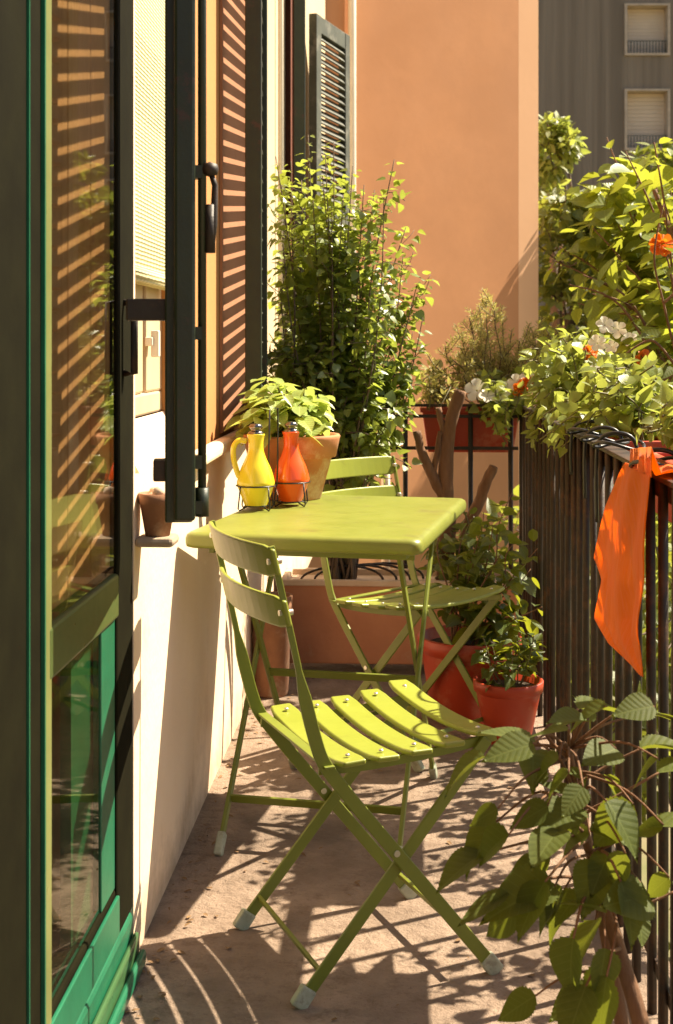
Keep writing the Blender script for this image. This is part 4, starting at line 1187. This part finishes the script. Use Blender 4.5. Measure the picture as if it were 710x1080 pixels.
for i in range(len(rows_) - 1):
    for s_ in range(NS):
        fs.append((i * w_ + s_, i * w_ + s_ + 1, (i + 1) * w_ + s_ + 1, (i + 1) * w_ + s_))
m = MB().add(vs, fs, True); cb = m.build('cloth', M['cloth']); tag(cb, 'bright orange cloth draped over the dark railing', 'cloth')
sd = cb.modifiers.new('thickness', 'SOLIDIFY'); sd.thickness = .0016
# hooks that hold the boxes
for i, (y_, drop, lab) in enumerate(((3.05, .13, 'black wire hanger looped over the rail just beyond the orange cloth'), (2.86, .16, 'black wire hanger touching the far side of the cloth'), (3.3, .10, 'black wire hanger farthest along the side rail'), (2.40, .16, 'black wire hanger on the near side of the cloth'))):
    hk = thing('wire_hanger', lab, 'hanger', (RAIL, y_, RT), 'wire hangers looped over the side rail')
    m = MB()
    arc = [(RAIL - .034, y_ + .015, RT - drop), (RAIL - .036, y_ + .01, RT - .03), (RAIL - .03, y_, RT + .018), (RAIL + .0, y_ - .02, RT + .034), (RAIL + .035, y_ - .03, RT + .022), (RAIL + .045, y_ - .035, RT - .03), (RAIL + .04, y_ - .04, RT - .15)]
    m.tube(smooth_pts(arc, 5), .0042, 8); m.build('hook', M['black_wire'], hk)
    m = MB(); m.tube([(RAIL + .0 + .052 * math.cos(t), y_ - .06 + .06 * math.sin(t), RT + .012 + .008 * math.sin(t * 2)) for t in [2 * PI * k / 24 for k in range(25)]], .0036, 6); m.build('ring', M['black_wire'], hk)

# white post at the back
wp = MB().tube([P(407, 640, 5.3), P(407, 440, 5.3)], .017, 12).build('white_post', M['pipe']); tag(wp, 'slim white post behind the tall shrub and second chair', 'post')

# fallen leaves and crumbs on the floor
n_ = 260
xs = rng.uniform(WALL + .02, RAIL - .02, n_); ys_ = rng.uniform(1.9, 4.7, n_)
edge = rng.random(n_) < .5
xs[edge] = WALL + .015 + np.abs(rng.normal(0, .05, edge.sum()))
fl_ = leaves('fallen_leaves', 'oval', np.stack([xs, ys_, np.full(n_, .004)], 1), np.stack([rng.normal(size=n_), rng.normal(size=n_), rng.normal(size=n_) * .1], 1),
             np.tile((0, 0, 1.), (n_, 1)), rng.uniform(.006, .022, n_), M['dry'])
tag(fl_, 'scattered dry leaf crumbs on the stone floor', 'leaf litter', kind='stuff')

# ------------------------------------------------------------------ light, sky, camera
sun = bpy.data.lights.new('sun', 'SUN'); sun.energy = 5.0; sun.angle = R(.53); sun.color = (1.0, .90, .72)
so = bpy.data.objects.new('sun', sun); C.objects.link(so)
so.rotation_euler = (-SUN).to_track_quat('-Z', 'Y').to_euler()
wd_ = bpy.data.worlds.new('World'); bpy.context.scene.world = wd_; wd_.use_nodes = True
N = wd_.node_tree.nodes; L = wd_.node_tree.links
sk = N.new('ShaderNodeTexSky'); sk.sky_type = 'NISHITA'; sk.sun_disc = False
sk.sun_elevation = math.asin(SUN.z); sk.sun_rotation = math.atan2(SUN.x, SUN.y)
sk.dust_density = 2.0; sk.air_density = 1.0
L.new(sk.outputs[0], N['Background'].inputs[0]); N['Background'].inputs[1].default_value = .055

cam = bpy.data.cameras.new('camera'); co = bpy.data.objects.new('camera', cam); C.objects.link(co)
co.location = (0, 0, EYE); co.rotation_euler = (R(90), 0, YAW)
cam.sensor_fit = 'VERTICAL'; cam.sensor_height = 36; cam.lens = F / 1080 * 36
cam.shift_y = -(540 - HOR) / 1080
cam.clip_start = .05; cam.clip_end = 500
cam.dof.use_dof = True; cam.dof.focus_distance = 3.0; cam.dof.aperture_fstop = 9
S = bpy.context.scene
S.camera = co
S.view_settings.view_transform = 'Standard'; S.view_settings.look = 'None'
S.view_settings.exposure = 1.55; S.view_settings.gamma = 1
S.view_settings.use_curve_mapping = False
S.view_settings.use_white_balance = True
S.view_settings.white_balance_temperature = 6850; S.view_settings.white_balance_tint = 10
S.render.engine = 'CYCLES'
S.cycles.use_denoising = True
S.cycles.max_bounces = 8; S.cycles.transparent_max_bounces = 12; S.cycles.sample_clamp_indirect = 6
